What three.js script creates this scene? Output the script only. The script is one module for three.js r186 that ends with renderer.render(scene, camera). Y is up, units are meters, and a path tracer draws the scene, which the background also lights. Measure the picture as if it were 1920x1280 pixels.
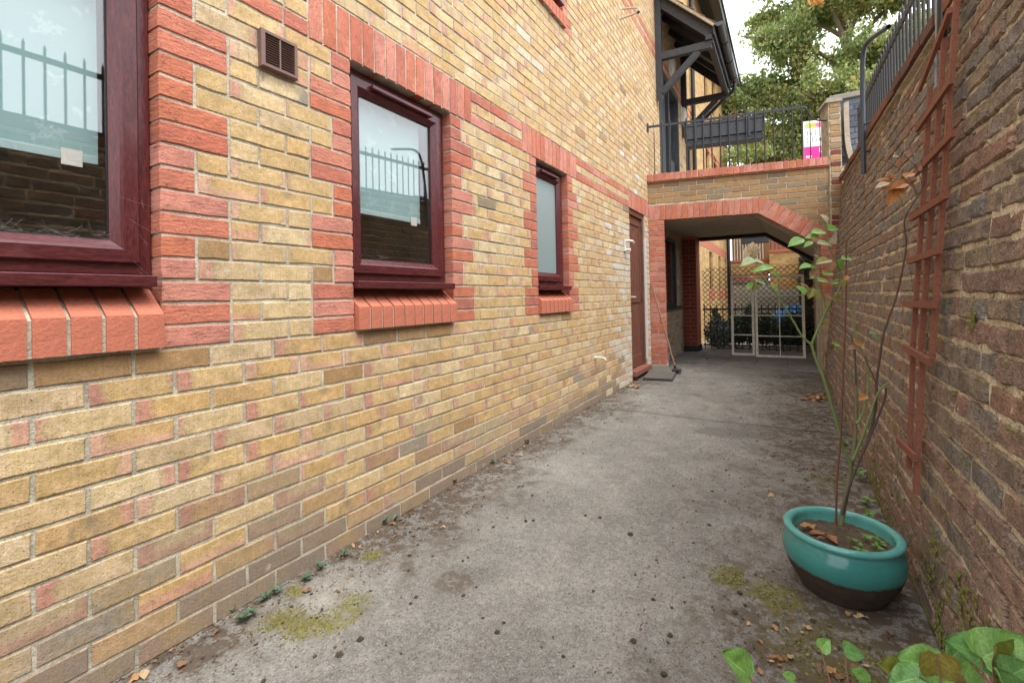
import * as THREE from 'three';
import { mergeGeometries } from 'three/addons/utils/BufferGeometryUtils.js';
import { RoundedBoxGeometry } from 'three/addons/geometries/RoundedBoxGeometry.js';

// ------------------------------------------------------------------ camera
// world: x to the right across the passage, y up, z = -s where s runs forward along the passage
const scene = new THREE.Scene();
const CAM = new THREE.Vector3(1.7469, 1.1170, 0.7169);
const camR = new THREE.Vector3(0.85965, -0.01968, -0.51050);
const camU = new THREE.Vector3(0.02121, 0.99977, -0.00282);
const camF = new THREE.Vector3(-0.51044, 0.00841, -0.85987);
const FPX = 873.22, CX = 960, CY = 549.66;
const camera = new THREE.PerspectiveCamera(2 * Math.atan(640 / FPX) * 180 / Math.PI, 1920 / 1280, 0.05, 900);
camera.position.copy(CAM); camera.up.copy(camU);
camera.lookAt(CAM.clone().add(camF));
camera.setViewOffset(1920, 1280, 0, 640 - CY, 1920, 1280);
camera.updateMatrixWorld(true);
camera.updateProjectionMatrix();

// ------------------------------------------------------------------ sky and sun: bright overcast day
const SKW = 64, SKH = 32, skyData = new Float32Array(SKW * SKH * 4);
for (let j = 0; j < SKH; j++) for (let i = 0; i < SKW; i++) {
  const el = ((j + 0.5) / SKH - 0.5) * Math.PI, up = Math.max(0, Math.sin(el));
  const L = 0.86 + 0.30 * up, k = (j * SKW + i) * 4;
  skyData[k] = L * 0.965; skyData[k + 1] = L * 1.0; skyData[k + 2] = L * 1.05; skyData[k + 3] = 1;
}
const sky = new THREE.DataTexture(skyData, SKW, SKH, THREE.RGBAFormat, THREE.FloatType);
sky.mapping = THREE.EquirectangularReflectionMapping; sky.magFilter = THREE.LinearFilter; sky.minFilter = THREE.LinearFilter; sky.needsUpdate = true;
scene.background = sky; scene.environment = sky;
const sun = new THREE.DirectionalLight(new THREE.Color(1.0, 0.97, 0.92), 1.5);
sun.position.set(9, 15, -1); sun.target.position.set(1, 0, -4);
sun.castShadow = true; sun.shadow.radius = 60; sun.shadow.mapSize.set(2048, 2048);
Object.assign(sun.shadow.camera, { left: -14, right: 14, top: 14, bottom: -14, near: 0.5, far: 60 });
scene.add(sun, sun.target);
const EXPOSURE = 2.5;

// ------------------------------------------------------------------ helpers
function rngOf(a) { return () => { a |= 0; a = a + 0x6D2B79F5 | 0; let t = Math.imul(a ^ a >>> 15, 1 | a); t = t + Math.imul(t ^ t >>> 7, 61 | t) ^ t; return ((t ^ t >>> 14) >>> 0) / 4294967296; }; }
const rng = rngOf(20417);
const rr = (a, b) => a + (b - a) * rng();
const clamp = (x, a = 0, b = 1) => Math.min(b, Math.max(a, x));
const mix = (a, b, t) => a + (b - a) * t;
const sst = (a, b, x) => { const t = clamp((x - a) / (b - a)); return t * t * (3 - 2 * t); };
const pick = (a) => a[Math.floor(rng() * a.length) % a.length];
// periodic noise tile
const NS = 512;
function noiseTile(base, oct, seed) {
  const r = rngOf(seed), out = new Float32Array(NS * NS); let amp = 1, tot = 0, n = base;
  for (let o = 0; o < oct; o++) {
    const g = new Float32Array(n * n); for (let i = 0; i < n * n; i++) g[i] = r();
    for (let y = 0; y < NS; y++) {
      const fy = y / NS * n, y0 = Math.floor(fy), ty = fy - y0, sy = ty * ty * (3 - 2 * ty), ya = (y0 % n) * n, yb = ((y0 + 1) % n) * n;
      for (let x = 0; x < NS; x++) {
        const fx = x / NS * n, x0 = Math.floor(fx), tx = fx - x0, sx = tx * tx * (3 - 2 * tx), xa = x0 % n, xb = (x0 + 1) % n;
        out[y * NS + x] += amp * mix(mix(g[ya + xa], g[ya + xb], sx), mix(g[yb + xa], g[yb + xb], sx), sy);
      }
    }
    tot += amp; amp *= 0.55; n *= 2; if (n > NS) break;
  }
  let mn = 1e9, mx = -1e9; for (const v of out) { mn = Math.min(mn, v); mx = Math.max(mx, v); }
  for (let i = 0; i < out.length; i++) out[i] = (out[i] - mn) / (mx - mn);
  return out;
}
const T8 = noiseTile(8, 6, 11), T32 = noiseTile(32, 4, 12), T128 = noiseTile(128, 2, 13), TF = noiseTile(512, 1, 14);
function nz(T, x, y) { // bilinear, period 1
  x = (x - Math.floor(x)) * NS; y = (y - Math.floor(y)) * NS;
  const x0 = x | 0, y0 = y | 0, tx = x - x0, ty = y - y0, x1 = (x0 + 1) & 511, y1 = (y0 + 1) & 511;
  return mix(mix(T[y0 * NS + x0], T[y0 * NS + x1], tx), mix(T[y1 * NS + x0], T[y1 * NS + x1], tx), ty);
}
function texOf(w, h, data, srgb, rep) {
  const t = new THREE.DataTexture(data, w, h, THREE.RGBAFormat, THREE.UnsignedByteType);
  if (srgb) t.colorSpace = THREE.SRGBColorSpace;
  t.magFilter = THREE.LinearFilter; t.minFilter = THREE.LinearMipmapLinearFilter; t.generateMipmaps = true;
  t.wrapS = t.wrapT = rep ? THREE.RepeatWrapping : THREE.ClampToEdgeWrapping; t.needsUpdate = true; return t;
}
// fn(u,v) -> [r,g,b, bump 0..1]  colours as sRGB 0..255
function paint(w, h, fn, rep = true) {
  const c = new Uint8Array(w * h * 4), b = new Uint8Array(w * h * 4);
  for (let y = 0; y < h; y++) for (let x = 0; x < w; x++) {
    const o = fn((x + 0.5) / w, (y + 0.5) / h), k = (y * w + x) * 4;
    c[k] = clamp(o[0], 0, 255); c[k + 1] = clamp(o[1], 0, 255); c[k + 2] = clamp(o[2], 0, 255); c[k + 3] = 255;
    const q = clamp(o[3]) * 255; b[k] = b[k + 1] = b[k + 2] = q; b[k + 3] = 255;
  }
  return { map: texOf(w, h, c, true, rep), bump: texOf(w, h, b, false, rep) };
}
const m3 = (a, b, t) => [mix(a[0], b[0], t), mix(a[1], b[1], t), mix(a[2], b[2], t)];
const std = (o) => new THREE.MeshStandardMaterial({ roughness: 0.9, metalness: 0, ...o });
const col = (r, g, b) => new THREE.Color(r / 255, g / 255, b / 255).convertSRGBToLinear();

const used = {};
function numbered(n) { used[n] = (used[n] || 0) + 1; return used[n] === 1 ? n : n + '_' + String(used[n] - 1).padStart(3, '0'); }
function shadow(m) { m.castShadow = true; m.receiveShadow = true; return m; }
function part(name, geo, mat, parent) {
  if (Array.isArray(geo)) geo = merge(geo);
  const m = shadow(new THREE.Mesh(geo, mat)); m.name = name; parent.add(m); return m;
}
function merge(list) {
  const l = list.map((g) => { const q = g.index ? g.toNonIndexed() : g; for (const k of Object.keys(q.attributes)) if (!['position', 'normal', 'uv', 'color'].includes(k)) q.deleteAttribute(k); return q; });
  return mergeGeometries(l);
}
function thing(name, label, category, group) {
  const o = new THREE.Group(); o.name = numbered(name); scene.add(o); o.userData = { label, category }; if (group) o.userData.group = group; return o;
}
function tag(o, name, label, category, group, kind) {
  o.name = numbered(name); scene.add(o); o.userData = { label, category }; if (group) o.userData.group = group; if (kind) o.userData.kind = kind; return o;
}
function struct(name, geo, mat, label) { const m = part(numbered(name), geo, mat, scene); m.userData.kind = 'structure'; if (label) m.userData.label = label; return m; }
function sub(name, parent) { const g = new THREE.Group(); g.name = name; parent.add(g); return g; }
function bx(x0, x1, y0, y1, z0, z1) {
  const g = new THREE.BoxGeometry(x1 - x0, y1 - y0, z1 - z0); g.translate((x0 + x1) / 2, (y0 + y1) / 2, (z0 + z1) / 2); return muv(g);
}
function rbx(x0, x1, y0, y1, z0, z1, r = 0.004) {
  const g = new RoundedBoxGeometry(x1 - x0, y1 - y0, z1 - z0, 1, r); g.translate((x0 + x1) / 2, (y0 + y1) / 2, (z0 + z1) / 2); return muv(g);
}
// uv in metres by the dominant axis of the normal
function muv(g) {
  if (g.index) g = g.toNonIndexed();
  const p = g.attributes.position, n = g.attributes.normal, uv = new Float32Array(p.count * 2);
  for (let i = 0; i < p.count; i++) {
    const ax = Math.abs(n.getX(i)), ay = Math.abs(n.getY(i)), az = Math.abs(n.getZ(i));
    if (az >= ax && az >= ay) { uv[2 * i] = p.getX(i); uv[2 * i + 1] = p.getY(i); }
    else if (ax >= ay) { uv[2 * i] = p.getZ(i); uv[2 * i + 1] = p.getY(i); }
    else { uv[2 * i] = p.getX(i); uv[2 * i + 1] = p.getZ(i); }
  }
  g.setAttribute('uv', new THREE.BufferAttribute(uv, 2)); return g;
}
function bar(a, b, w, d, up) { // square bar from a to b
  const A = new THREE.Vector3(...a), B = new THREE.Vector3(...b), L = A.distanceTo(B);
  const g = muv(new THREE.BoxGeometry(w, L, d)), y = B.clone().sub(A).normalize();
  let z = new THREE.Vector3(...(up || [0, 0, 1])); let x = new THREE.Vector3().crossVectors(y, z); if (x.length() < 1e-4) x.set(1, 0, 0); x.normalize(); z.crossVectors(x, y);
  const m = new THREE.Matrix4().makeBasis(x, y, z); m.setPosition(A.add(B).multiplyScalar(0.5)); g.applyMatrix4(m); return g;
}
function rod(a, b, r, r2 = r, n = 8) {
  const A = new THREE.Vector3(...a), B = new THREE.Vector3(...b), L = A.distanceTo(B);
  const g = new THREE.CylinderGeometry(r2, r, L, n), q = new THREE.Quaternion().setFromUnitVectors(new THREE.Vector3(0, 1, 0), B.clone().sub(A).normalize());
  g.applyQuaternion(q); const c = A.add(B).multiplyScalar(0.5); g.translate(c.x, c.y, c.z); return g.toNonIndexed();
}
function tube(pts, r, seg = 24, n = 7) { return new THREE.TubeGeometry(new THREE.CatmullRomCurve3(pts.map((p) => new THREE.Vector3(...p))), seg, r, n, false).toNonIndexed(); }
// tapered tube
function cane(pts, r0, r1, seg = 28, n = 7) {
  const c = new THREE.CatmullRomCurve3(pts.map((p) => p.isVector3 ? p : new THREE.Vector3(...p))), g = new THREE.TubeGeometry(c, seg, 1, n, false), p = g.attributes.position, v = new THREE.Vector3();
  for (let i = 0; i <= seg; i++) { const o = c.getPointAt(i / seg), r = mix(r0, r1, i / seg) * (1 + 0.12 * Math.sin(i * 2.1)); for (let j = 0; j <= n; j++) { const k = i * (n + 1) + j; v.fromBufferAttribute(p, k).sub(o).multiplyScalar(r).add(o); p.setXYZ(k, v.x, v.y, v.z); } }
  g.computeVertexNormals(); return g.toNonIndexed();
}
function prism(pts, z0, z1) { // polygon in xy extruded along z
  const g = new THREE.ExtrudeGeometry(new THREE.Shape(pts.map((p) => new THREE.Vector2(p[0], p[1]))), { depth: z1 - z0, bevelEnabled: false }); g.translate(0, 0, z0); return muv(g);
}
// pixel of the photograph (1920x1280) -> ray; hits with planes
function rayOf(px, py) { return camF.clone().addScaledVector(camR, (px - CX) / FPX).addScaledVector(camU, -(py - CY) / FPX); }
function atDepth(px, py, t) { return CAM.clone().addScaledVector(rayOf(px, py), t); }
function onGround(px, py, h = 0) { const d = rayOf(px, py); return CAM.clone().addScaledVector(d, (h - CAM.y) / d.y); }
function project(v) { const d = v.clone().sub(CAM), t = d.dot(camF); return [CX + FPX * d.dot(camR) / t, CY - FPX * d.dot(camU) / t, t]; }
// ------------------------------------------------------------------ brick faces: two atlases of single brick faces
const AW = 2048, AH = 2048, CW = 256, CH = 84, ACOL = 8;
function paintAtlas(W, H, cells) {
  const c = new Uint8Array(W * H * 4), b = new Uint8Array(W * H * 4);
  cells.forEach((fn, i) => {
    const x0 = (i % ACOL) * CW, y0 = Math.floor(i / ACOL) * CH;
    for (let y = 0; y < CH; y++) for (let x = 0; x < CW; x++) {
      const o = fn((x + 0.5) / CW, (y + 0.5) / CH), k = ((y0 + y) * W + x0 + x) * 4;
      c[k] = clamp(o[0], 0, 255); c[k + 1] = clamp(o[1], 0, 255); c[k + 2] = clamp(o[2], 0, 255); c[k + 3] = 255;
      const q = clamp(o[3]) * 255; b[k] = b[k + 1] = b[k + 2] = q; b[k + 3] = 255;
    }
  });
  return { map: texOf(W, H, c, true, false), bump: texOf(W, H, b, false, false) };
}
const ar = rngOf(991), arr = (a, b) => a + (b - a) * ar();
const apick = (a) => a[Math.floor(ar() * a.length) % a.length];
// yellow stock with pink kiss marks, smoke smudges and pits
function yellowCell(opt = {}) {
  const base = apick([[196, 166, 118], [193, 162, 114], [201, 175, 132], [191, 157, 108], [196, 168, 126], [197, 162, 110], [190, 165, 128], [204, 181, 142]]);
  const pink = apick([[190, 142, 122], [182, 128, 112], [198, 156, 134]]), grey = apick([[128, 118, 98], [112, 106, 98], [140, 124, 98]]);
  const ox = ar(), oy = ar(), left = ar() < 0.42 ? arr(0.05, 0.2) : -1, right = ar() < 0.36 ? arr(0.04, 0.2) : -1;
  const belly = ar() < 0.1 ? arr(0.3, 0.65) : -1, smoke = ar() < 0.45 ? arr(0.25, 0.7) : 0, scar = ar() < 0.12, sx = ar(), sy = arr(0.2, 0.8);
  const dirt = opt.dirt ? arr(0.25, 0.75) : 0, dcol = apick([[150, 120, 100], [152, 130, 104], [138, 122, 104], [158, 124, 106], [134, 126, 114]]);
  const chalk = opt.chalk ? arr(0.35, 0.95) : 0, dull = opt.dull ? arr(0.6, 1) : 0, grime = opt.grime ? arr(0.55, 0.9) : 0, dc = apick([[140, 110, 78], [120, 98, 76], [152, 118, 80], [112, 96, 80]]);
  return (u, v) => {
    const X = ox + u * 0.42, Y = oy + v * 0.14, a = nz(T8, X, Y), f = nz(T32, X, Y), g = nz(T128, X, Y), h = nz(TF, X * 2.3, Y * 2.3), st = nz(T128, X * 2.5, Y * 0.12);
    let k = 1 + (a - 0.5) * 0.22 + (f - 0.5) * 0.16 + (g - 0.5) * 0.15 + (h - 0.5) * 0.12 + (st - 0.5) * 0.12;
    let c = [base[0] * k, base[1] * k, base[2] * k * (1 + (f - 0.5) * 0.2)];
    const wob = (nz(T8, oy + v * 0.22, ox) - 0.5) * 0.16;
    if (left > 0) { const t = 1 - sst(left - 0.03, left + 0.035, u + wob); c = m3(c, [pink[0] * k, pink[1] * k, pink[2] * k], t * 0.85); const e = Math.exp(-Math.pow((u + wob - left - 0.03) / 0.018, 2)); c = m3(c, [140, 124, 100], e * 0.35); }
    if (right > 0) { const t = sst(1 - right - 0.03, 1 - right + 0.035, u + wob); c = m3(c, [pink[0] * k, pink[1] * k, pink[2] * k], t * 0.85); const e = Math.exp(-Math.pow((u + wob - 1 + right + 0.03) / 0.018, 2)); c = m3(c, [140, 124, 100], e * 0.35); }
    if (belly > 0) { const t = 1 - sst(belly - 0.08, belly + 0.08, v + wob * 2); c = m3(c, [pink[0] * k, pink[1] * k, pink[2] * k], t * 0.75); }
    if (smoke) { const t = sst(0.5, 0.78, nz(T8, X * 0.8 + 0.3, Y * 0.5 + 0.6)) * smoke; c = m3(c, grey, t); }
    if (dull) c = m3(c, [dc[0] * k, dc[1] * k, dc[2] * k], clamp(dull + (a - 0.5) * 0.6));
    if (dirt) c = m3(c, [dcol[0] * k, dcol[1] * k, dcol[2] * k], clamp(dirt + (a - 0.5) * 0.9 + (g - 0.5) * 0.3));
    if (grime) c = m3(c, [130 * k, 116 * k, 103 * k], clamp(grime + (a - 0.5) * 0.8 + (f - 0.5) * 0.5));
    if (chalk) { const t = clamp(chalk * (0.35 + 1.1 * sst(0.25, 0.7, a * 0.6 + f * 0.4))); c = m3(c, [200, 197, 190], t); }
    if (scar) { const d = Math.hypot((u - sx) * 3, v - sy); const q = sst(0.16, 0.04, d + (g - 0.5) * 0.25 + (f - 0.5) * 0.3); c = m3(c, [212, 202, 180], q * 0.5); }
    let bp = 0.6 + (f - 0.5) * 0.35 + (g - 0.5) * 0.3;
    const pit = nz(T128, X * 1.7 + 0.2, Y * 1.7 + 0.7); if (pit > 0.76) { const t = sst(0.76, 0.86, pit); c = m3(c, [88, 72, 56], t * 0.75); bp -= 0.4 * t; }
    const ed = Math.min(u * 3, (1 - u) * 3, v, 1 - v); if (ed < 0.12) { const e = 1 - ed / 0.12, w1 = nz(T32, X * 2, Y * 2), w2 = nz(T128, X * 1.4 + 0.3, Y * 1.4); c = m3(c, [208, 196, 168], e * sst(0.5, 0.75, w1) * 0.55); c = m3(c, [112, 92, 68], e * sst(0.58, 0.78, w2) * 0.7); bp -= e * sst(0.55, 0.75, w2) * 0.45; }
    const run = nz(T128, X * 1.3, Y * 0.05 + 0.4); if (run > 0.66) c = m3(c, [150, 132, 104], sst(0.66, 0.85, run) * 0.4 * sst(0.3, 0.7, a));
    return [c[0], c[1], c[2], bp];
  };
}
function redCell(dark) {
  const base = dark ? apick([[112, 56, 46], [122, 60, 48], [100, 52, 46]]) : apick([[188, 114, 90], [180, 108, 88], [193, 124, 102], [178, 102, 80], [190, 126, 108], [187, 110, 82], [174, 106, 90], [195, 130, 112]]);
  const ox = ar(), oy = ar();
  return (u, v) => {
    const X = ox + u * 0.42, Y = oy + v * 0.14, a = nz(T8, X, Y), f = nz(T32, X * 0.8, Y * 2.2), g = nz(T128, X, Y * 1.6), h = nz(TF, X * 2, Y * 2);
    const k = 1 + (a - 0.5) * 0.2 + (f - 0.5) * 0.14 + (g - 0.5) * 0.16 + (h - 0.5) * 0.14;
    let c = [base[0] * k, base[1] * k, base[2] * k], bp = 0.62 + (f - 0.5) * 0.6 + (g - 0.5) * 0.25;
    const cr = Math.abs(nz(T32, X * 0.55 + 0.3, Y * 1.9 + 0.1) - 0.5); if (cr < 0.018 && nz(T8, X * 2, Y * 2) > 0.5) { c = m3(c, [100, 48, 40], 0.55); bp -= 0.35; }
    const p = nz(T128, X * 1.6 + 0.5, Y * 1.6); if (p > 0.78) c = m3(c, [206, 152, 132], 0.4); const so = sst(0.62, 0.85, nz(T8, X + 0.2, Y * 2 + 0.5)); c = m3(c, [128, 82, 70], so * 0.4); if (p < 0.2) { c = m3(c, [92, 52, 44], 0.5); bp -= 0.25; }
    return [c[0], c[1], c[2], bp];
  };
}
const cells = [], idx = {};
function addCells(name, n, f) { idx[name] = [cells.length, n]; for (let i = 0; i < n; i++) cells.push(f()); }
addCells('yellow', 78, () => yellowCell());
addCells('dirty', 24, () => yellowCell({ dirt: true }));
addCells('chalk', 18, () => yellowCell({ chalk: true }));
addCells('grime', 14, () => yellowCell({ dirt: true, grime: true }));
addCells('dull', 24, () => yellowCell({ dull: true }));
addCells('red', 26, () => redCell(false));
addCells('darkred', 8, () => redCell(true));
const atlasA = paintAtlas(AW, AH, cells);
// old retaining wall: purple, brown, blue-grey and red bricks, pitted
function oldCell(red) {
  const base = red ? apick([[148, 113, 98], [146, 114, 100], [152, 112, 95], [143, 114, 102], [140, 117, 105]]) : apick([[138, 119, 105], [142, 122, 106], [133, 117, 104], [135, 118, 105], [144, 119, 103], [137, 122, 105], [144, 126, 107], [130, 119, 110], [124, 119, 116], [120, 118, 118], [147, 115, 99], [149, 113, 96]]);
  const ox = ar(), oy = ar(), moss = ar() < 0.22 ? arr(0.2, 0.8) : 0, soot = ar() < 0.5 ? arr(0.15, 0.55) : 0, lime = ar() < 0.3 ? arr(0.1, 0.45) : 0;
  return (u, v) => {
    const X = ox + u * 0.5, Y = oy + v * 0.17, a = nz(T8, X, Y), f = nz(T32, X, Y), g = nz(T128, X, Y), h = nz(TF, X * 2, Y * 2), st = nz(T128, X * 2.6, Y * 0.35);
    const k = 1 + (a - 0.5) * 0.4 + (f - 0.5) * 0.34 + (g - 0.5) * 0.34 + (h - 0.5) * 0.22 + (st - 0.5) * 0.2;
    let c = [mix(base[0], 126, 0.3) * k, mix(base[1], 119, 0.3) * k, mix(base[2], 111, 0.3) * k];
    if (soot) c = m3(c, [84, 78, 74], soot * sst(0.4, 0.7, nz(T8, X + 0.4, Y + 0.2)));
    if (lime) c = m3(c, [158, 146, 124], lime * sst(0.45, 0.7, nz(T32, X + 0.1, Y + 0.7)));
    let bp = 0.6 + (f - 0.5) * 0.7 + (g - 0.5) * 0.5 + (a - 0.5) * 0.4;
    const pit = nz(T128, X * 1.3 + 0.2, Y * 1.3 + 0.7); if (pit > 0.72) { const t = sst(0.72, 0.84, pit); c = m3(c, [46, 38, 32], t * 0.8); bp -= 0.6 * t; }
    const pl = nz(T128, X * 1.1 + 0.6, Y * 1.1 + 0.1); if (pl > 0.74) c = m3(c, [164, 140, 112], 0.4);
    if (moss) { const t = sst(0.52, 0.72, nz(T32, X * 0.7 + 0.5, Y * 0.7 + 0.3) * 0.7 + v * 0.3) * moss; c = m3(c, [112, 112, 52], t * (0.5 + g * 0.5)); bp += t * 0.2; }
    return [c[0], c[1], c[2], bp];
  };
}
const oldCells = []; for (let i = 0; i < 96; i++) oldCells.push(oldCell(i >= 64));
const atlasB = paintAtlas(2048, 1024, oldCells);
const matA = std({ map: atlasA.map, bumpMap: atlasA.bump, bumpScale: 0.0032, roughness: 0.92 });
const matB = std({ map: atlasB.map, bumpMap: atlasB.bump, bumpScale: 0.009, roughness: 0.97 });

// one brick: front at z = 0, centred on x and y, body going back to -D; uneven arrises
function brickGeo(L, H, D, cell, atlasH, half, rough) {
  const r = rng, n = half ? 3 : 4, ch = rough ? 0.006 : 0.0028, j = rough ? 0.0045 : 0.0020, top = [], bot = [];
  for (let i = 0; i < n; i++) { const x = -L / 2 + L * i / (n - 1), jx = (i === 0 || i === n - 1) ? j : 0; top.push([x + (r() - 0.5) * jx * 2, H / 2 + (r() - 0.5) * j * 2]); bot.push([x + (r() - 0.5) * jx * 2, -H / 2 + (r() - 0.5) * j * 2]); }
  const ring = [...bot, ...top.slice().reverse()], N = ring.length;
  const fz = ring.map(() => rough ? (r() - 0.5) * 0.006 : (r() - 0.5) * 0.0006), cx = (cell % ACOL) * CW, cy = Math.floor(cell / ACOL) * CH;
  const uo = half ? r() * 0.5 : 0, us = half ? 0.48 : 1;
  const pos = [], uvs = [];
  const uvOf = (x, y) => [(cx + 3 + (uo + clamp(x / L + 0.5) * us) * (CW - 6)) / 2048, (cy + 3 + clamp(y / H + 0.5) * (CH - 6)) / atlasH];
  const V = (x, y, z, q) => { pos.push(x, y, z); const w = uvOf(q ? q[0] : x, q ? q[1] : y); uvs.push(w[0], w[1]); };
  const inn = ring.map((p) => [p[0] - Math.sign(p[0]) * (Math.abs(Math.abs(p[0]) - L / 2) < 0.01 ? ch : 0), p[1] - Math.sign(p[1]) * ch]);
  for (let i = 0; i < n - 1; i++) { // front strips
    const a = i, b = i + 1, c = N - 2 - i, d = N - 1 - i;
    for (const q of [a, b, c, a, c, d]) V(inn[q][0], inn[q][1], fz[q]);
  }
  for (let i = 0; i < N; i++) {
    const k = (i + 1) % N, A = inn[i], B = inn[k], C = ring[k], E = ring[i];
    V(A[0], A[1], fz[i]); V(E[0], E[1], -ch); V(C[0], C[1], -ch); V(A[0], A[1], fz[i]); V(C[0], C[1], -ch); V(B[0], B[1], fz[k]);
    const s = (p) => [p[0] * 0.8, p[1] * 0.8];
    V(E[0], E[1], -ch); V(E[0], E[1], -D, s(E)); V(C[0], C[1], -D, s(C)); V(E[0], E[1], -ch); V(C[0], C[1], -D, s(C)); V(C[0], C[1], -ch);
  }
  const g = new THREE.BufferGeometry(); g.setAttribute('position', new THREE.Float32BufferAttribute(pos, 3)); g.setAttribute('uv', new THREE.Float32BufferAttribute(uvs, 2)); g.computeVertexNormals(); return g;
}
const pools = {};
function pool(type, half) {
  const k = type + (half ? 'h' : 's'); if (pools[k]) return pools[k];
  const old = type.startsWith('old'), [i0, n] = old ? (type === 'old' ? [0, 64] : [64, 32]) : idx[type], out = [], cnt = half ? Math.min(n, 40) : n;
  for (let i = 0; i < cnt; i++) out.push(old ? brickGeo(half ? 0.108 : 0.224, 0.067, 0.05, i0 + i, 1024, half, true)
    : brickGeo(half ? 0.1025 : 0.215, 0.065, (type === 'red' || type === 'darkred') ? 0.1 : 0.05, i0 + i, 2048, half, false));
  return pools[k] = out;
}
// a set of bricks on one wall (local frame u, v, w); the ones that show largest become parts, the rest one part
class Bricks {
  constructor(parent, limit = 300) { this.parent = parent; this.limit = limit; this.list = []; }
  add(name, type, u, v, len, o = {}) { this.list.push({ name, type, u, v, len, h: o.h || 0.065, w: o.w || 0, rot: o.rot || 0, ry: o.ry || 0, tilt: o.tilt || 0 }); }
  finish(restName, mat) {
    this.parent.updateMatrixWorld(true); const M = this.parent.matrixWorld, nm = {}, rest = [], v = new THREE.Vector3(), N = new THREE.Vector3();
    for (const b of this.list) {
      v.set(b.u, b.v, b.w).applyMatrix4(M); const [x, y, t] = project(v);
      N.set(Math.sin(b.ry), 0, Math.cos(b.ry)).transformDirection(M); const d = CAM.clone().sub(v), D = d.length();
      b.score = (t > 0.1 && x > -140 && x < 2060 && y > -120 && y < 1400) ? b.len * b.h * Math.max(0.02, N.dot(d) / D) / (t * t * t) * D : 0;
      (nm[b.name] = nm[b.name] || []).push(b);
    }
    for (const name of Object.keys(nm)) {
      const l = nm[name].sort((a, b) => b.score - a.score); let c = 0;
      for (const b of l) {
        const half = b.len < 0.14, P = pool(b.type, half), g = P[Math.floor(rng() * P.length) % P.length], full = b.type.startsWith('old') ? (half ? 0.108 : 0.224) : (half ? 0.1025 : 0.215), fh = b.type.startsWith('old') ? 0.067 : 0.065;
        const m = new THREE.Mesh(g, mat); m.position.set(b.u, b.v, b.w); m.rotation.set(b.tilt, b.ry, b.rot, 'YXZ'); m.scale.set(b.len / full, b.h / fh, 1);
        if (b.score > 0 && c < this.limit && restName !== 'all') { c++; m.name = name; shadow(m); this.parent.add(m); } else { m.updateMatrix(); rest.push([g, m.matrix.clone()]); }
      }
    }
    if (rest.length) {
      const gs = rest.map(([g, m]) => g.clone().applyMatrix4(m)), q = part(restName === 'all' ? 'brickwork' : restName, mergeGeometries(gs), mat, this.parent); q.userData.kind = 'stuff';
    }
    return this;
  }
}
// ------------------------------------------------------------------ other materials
const tMortar = paint(512, 512, (u, v) => { const a = nz(T8, u, v), g = nz(T128, u, v), h = nz(TF, u, v), k = 1 + (a - 0.5) * 0.42 + (g - 0.5) * 0.26 + (h - 0.5) * 0.24; return [182 * k, 176 * k, 158 * k, 0.5 + (g - 0.5) * 0.6 + (h - 0.5) * 0.5]; });
const tOldMortar = paint(512, 512, (u, v) => { const a = nz(T8, u, v), f = nz(T32, u, v), g = nz(T128, u, v), h = nz(TF, u, v), k = 1 + (a - 0.5) * 0.35 + (g - 0.5) * 0.35 + (h - 0.5) * 0.3; let c = [192 * k, 182 * k, 160 * k]; c = m3(c, [112, 100, 82], sst(0.6, 0.85, f) * 0.5); c = m3(c, [104, 104, 50], sst(0.62, 0.8, nz(T8, u + 0.37, v + 0.61)) * 0.6); return [c[0], c[1], c[2], 0.5 + (f - 0.5) * 0.8 + (g - 0.5) * 0.5]; });
for (const t of [tMortar, tOldMortar]) for (const k of ['map', 'bump']) t[k].repeat.set(1.9, 1.9);
const mMortar = std({ map: tMortar.map, bumpMap: tMortar.bump, bumpScale: 0.003, roughness: 0.98 });
const mOldMortar = std({ map: tOldMortar.map, bumpMap: tOldMortar.bump, bumpScale: 0.008, roughness: 1 });
const tUpvc = paint(512, 512, (u, v) => { const s = nz(T128, u * 0.5, v * 4), s2 = nz(T32, u * 0.5, v * 3), d = nz(TF, u, v); const k = 1 + (s - 0.5) * 0.55 + (s2 - 0.5) * 0.3; const pale = d > 0.93 ? 0.25 : 0; let c = [84 * k, 38 * k, 40 * k]; c = m3(c, [150, 138, 134], pale + sst(0.55, 0.8, nz(T8, u, v)) * 0.10); return [c[0], c[1], c[2], 0.5 + (s - 0.5) * 0.6]; });
const mUpvc = std({ map: tUpvc.map, bumpMap: tUpvc.bump, bumpScale: 0.0005, roughness: 0.24 });
const tDoor = paint(512, 512, (u, v) => { const s = nz(T128, u * 4, v * 0.4), s2 = nz(T32, u * 3, v * 0.5); const k = 1 + (s - 0.5) * 0.5 + (s2 - 0.5) * 0.5; return [108 * k, 68 * k, 54 * k, 0.5 + (s - 0.5) * 0.6]; });
const mDoor = std({ map: tDoor.map, bumpMap: tDoor.bump, bumpScale: 0.001, roughness: 0.5 });
const tTrellis = paint(256, 256, (u, v) => { const s = nz(T128, u * 3, v * 0.35), g = nz(T32, u, v), h = nz(TF, u, v); const k = 1 + (s - 0.5) * 0.4 + (g - 0.5) * 0.3; let c = [130 * k, 79 * k, 60 * k]; c = m3(c, [96, 74, 60], sst(0.6, 0.85, g) * 0.5); if (h > 0.9) c = m3(c, [176, 148, 130], 0.4); return [c[0], c[1], c[2], 0.5 + (s - 0.5) * 0.9]; });
for (const k of ['map', 'bump']) tTrellis[k].repeat.set(4, 4);
const mTrellis = std({ map: tTrellis.map, bumpMap: tTrellis.bump, bumpScale: 0.002, roughness: 0.85 });
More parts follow.
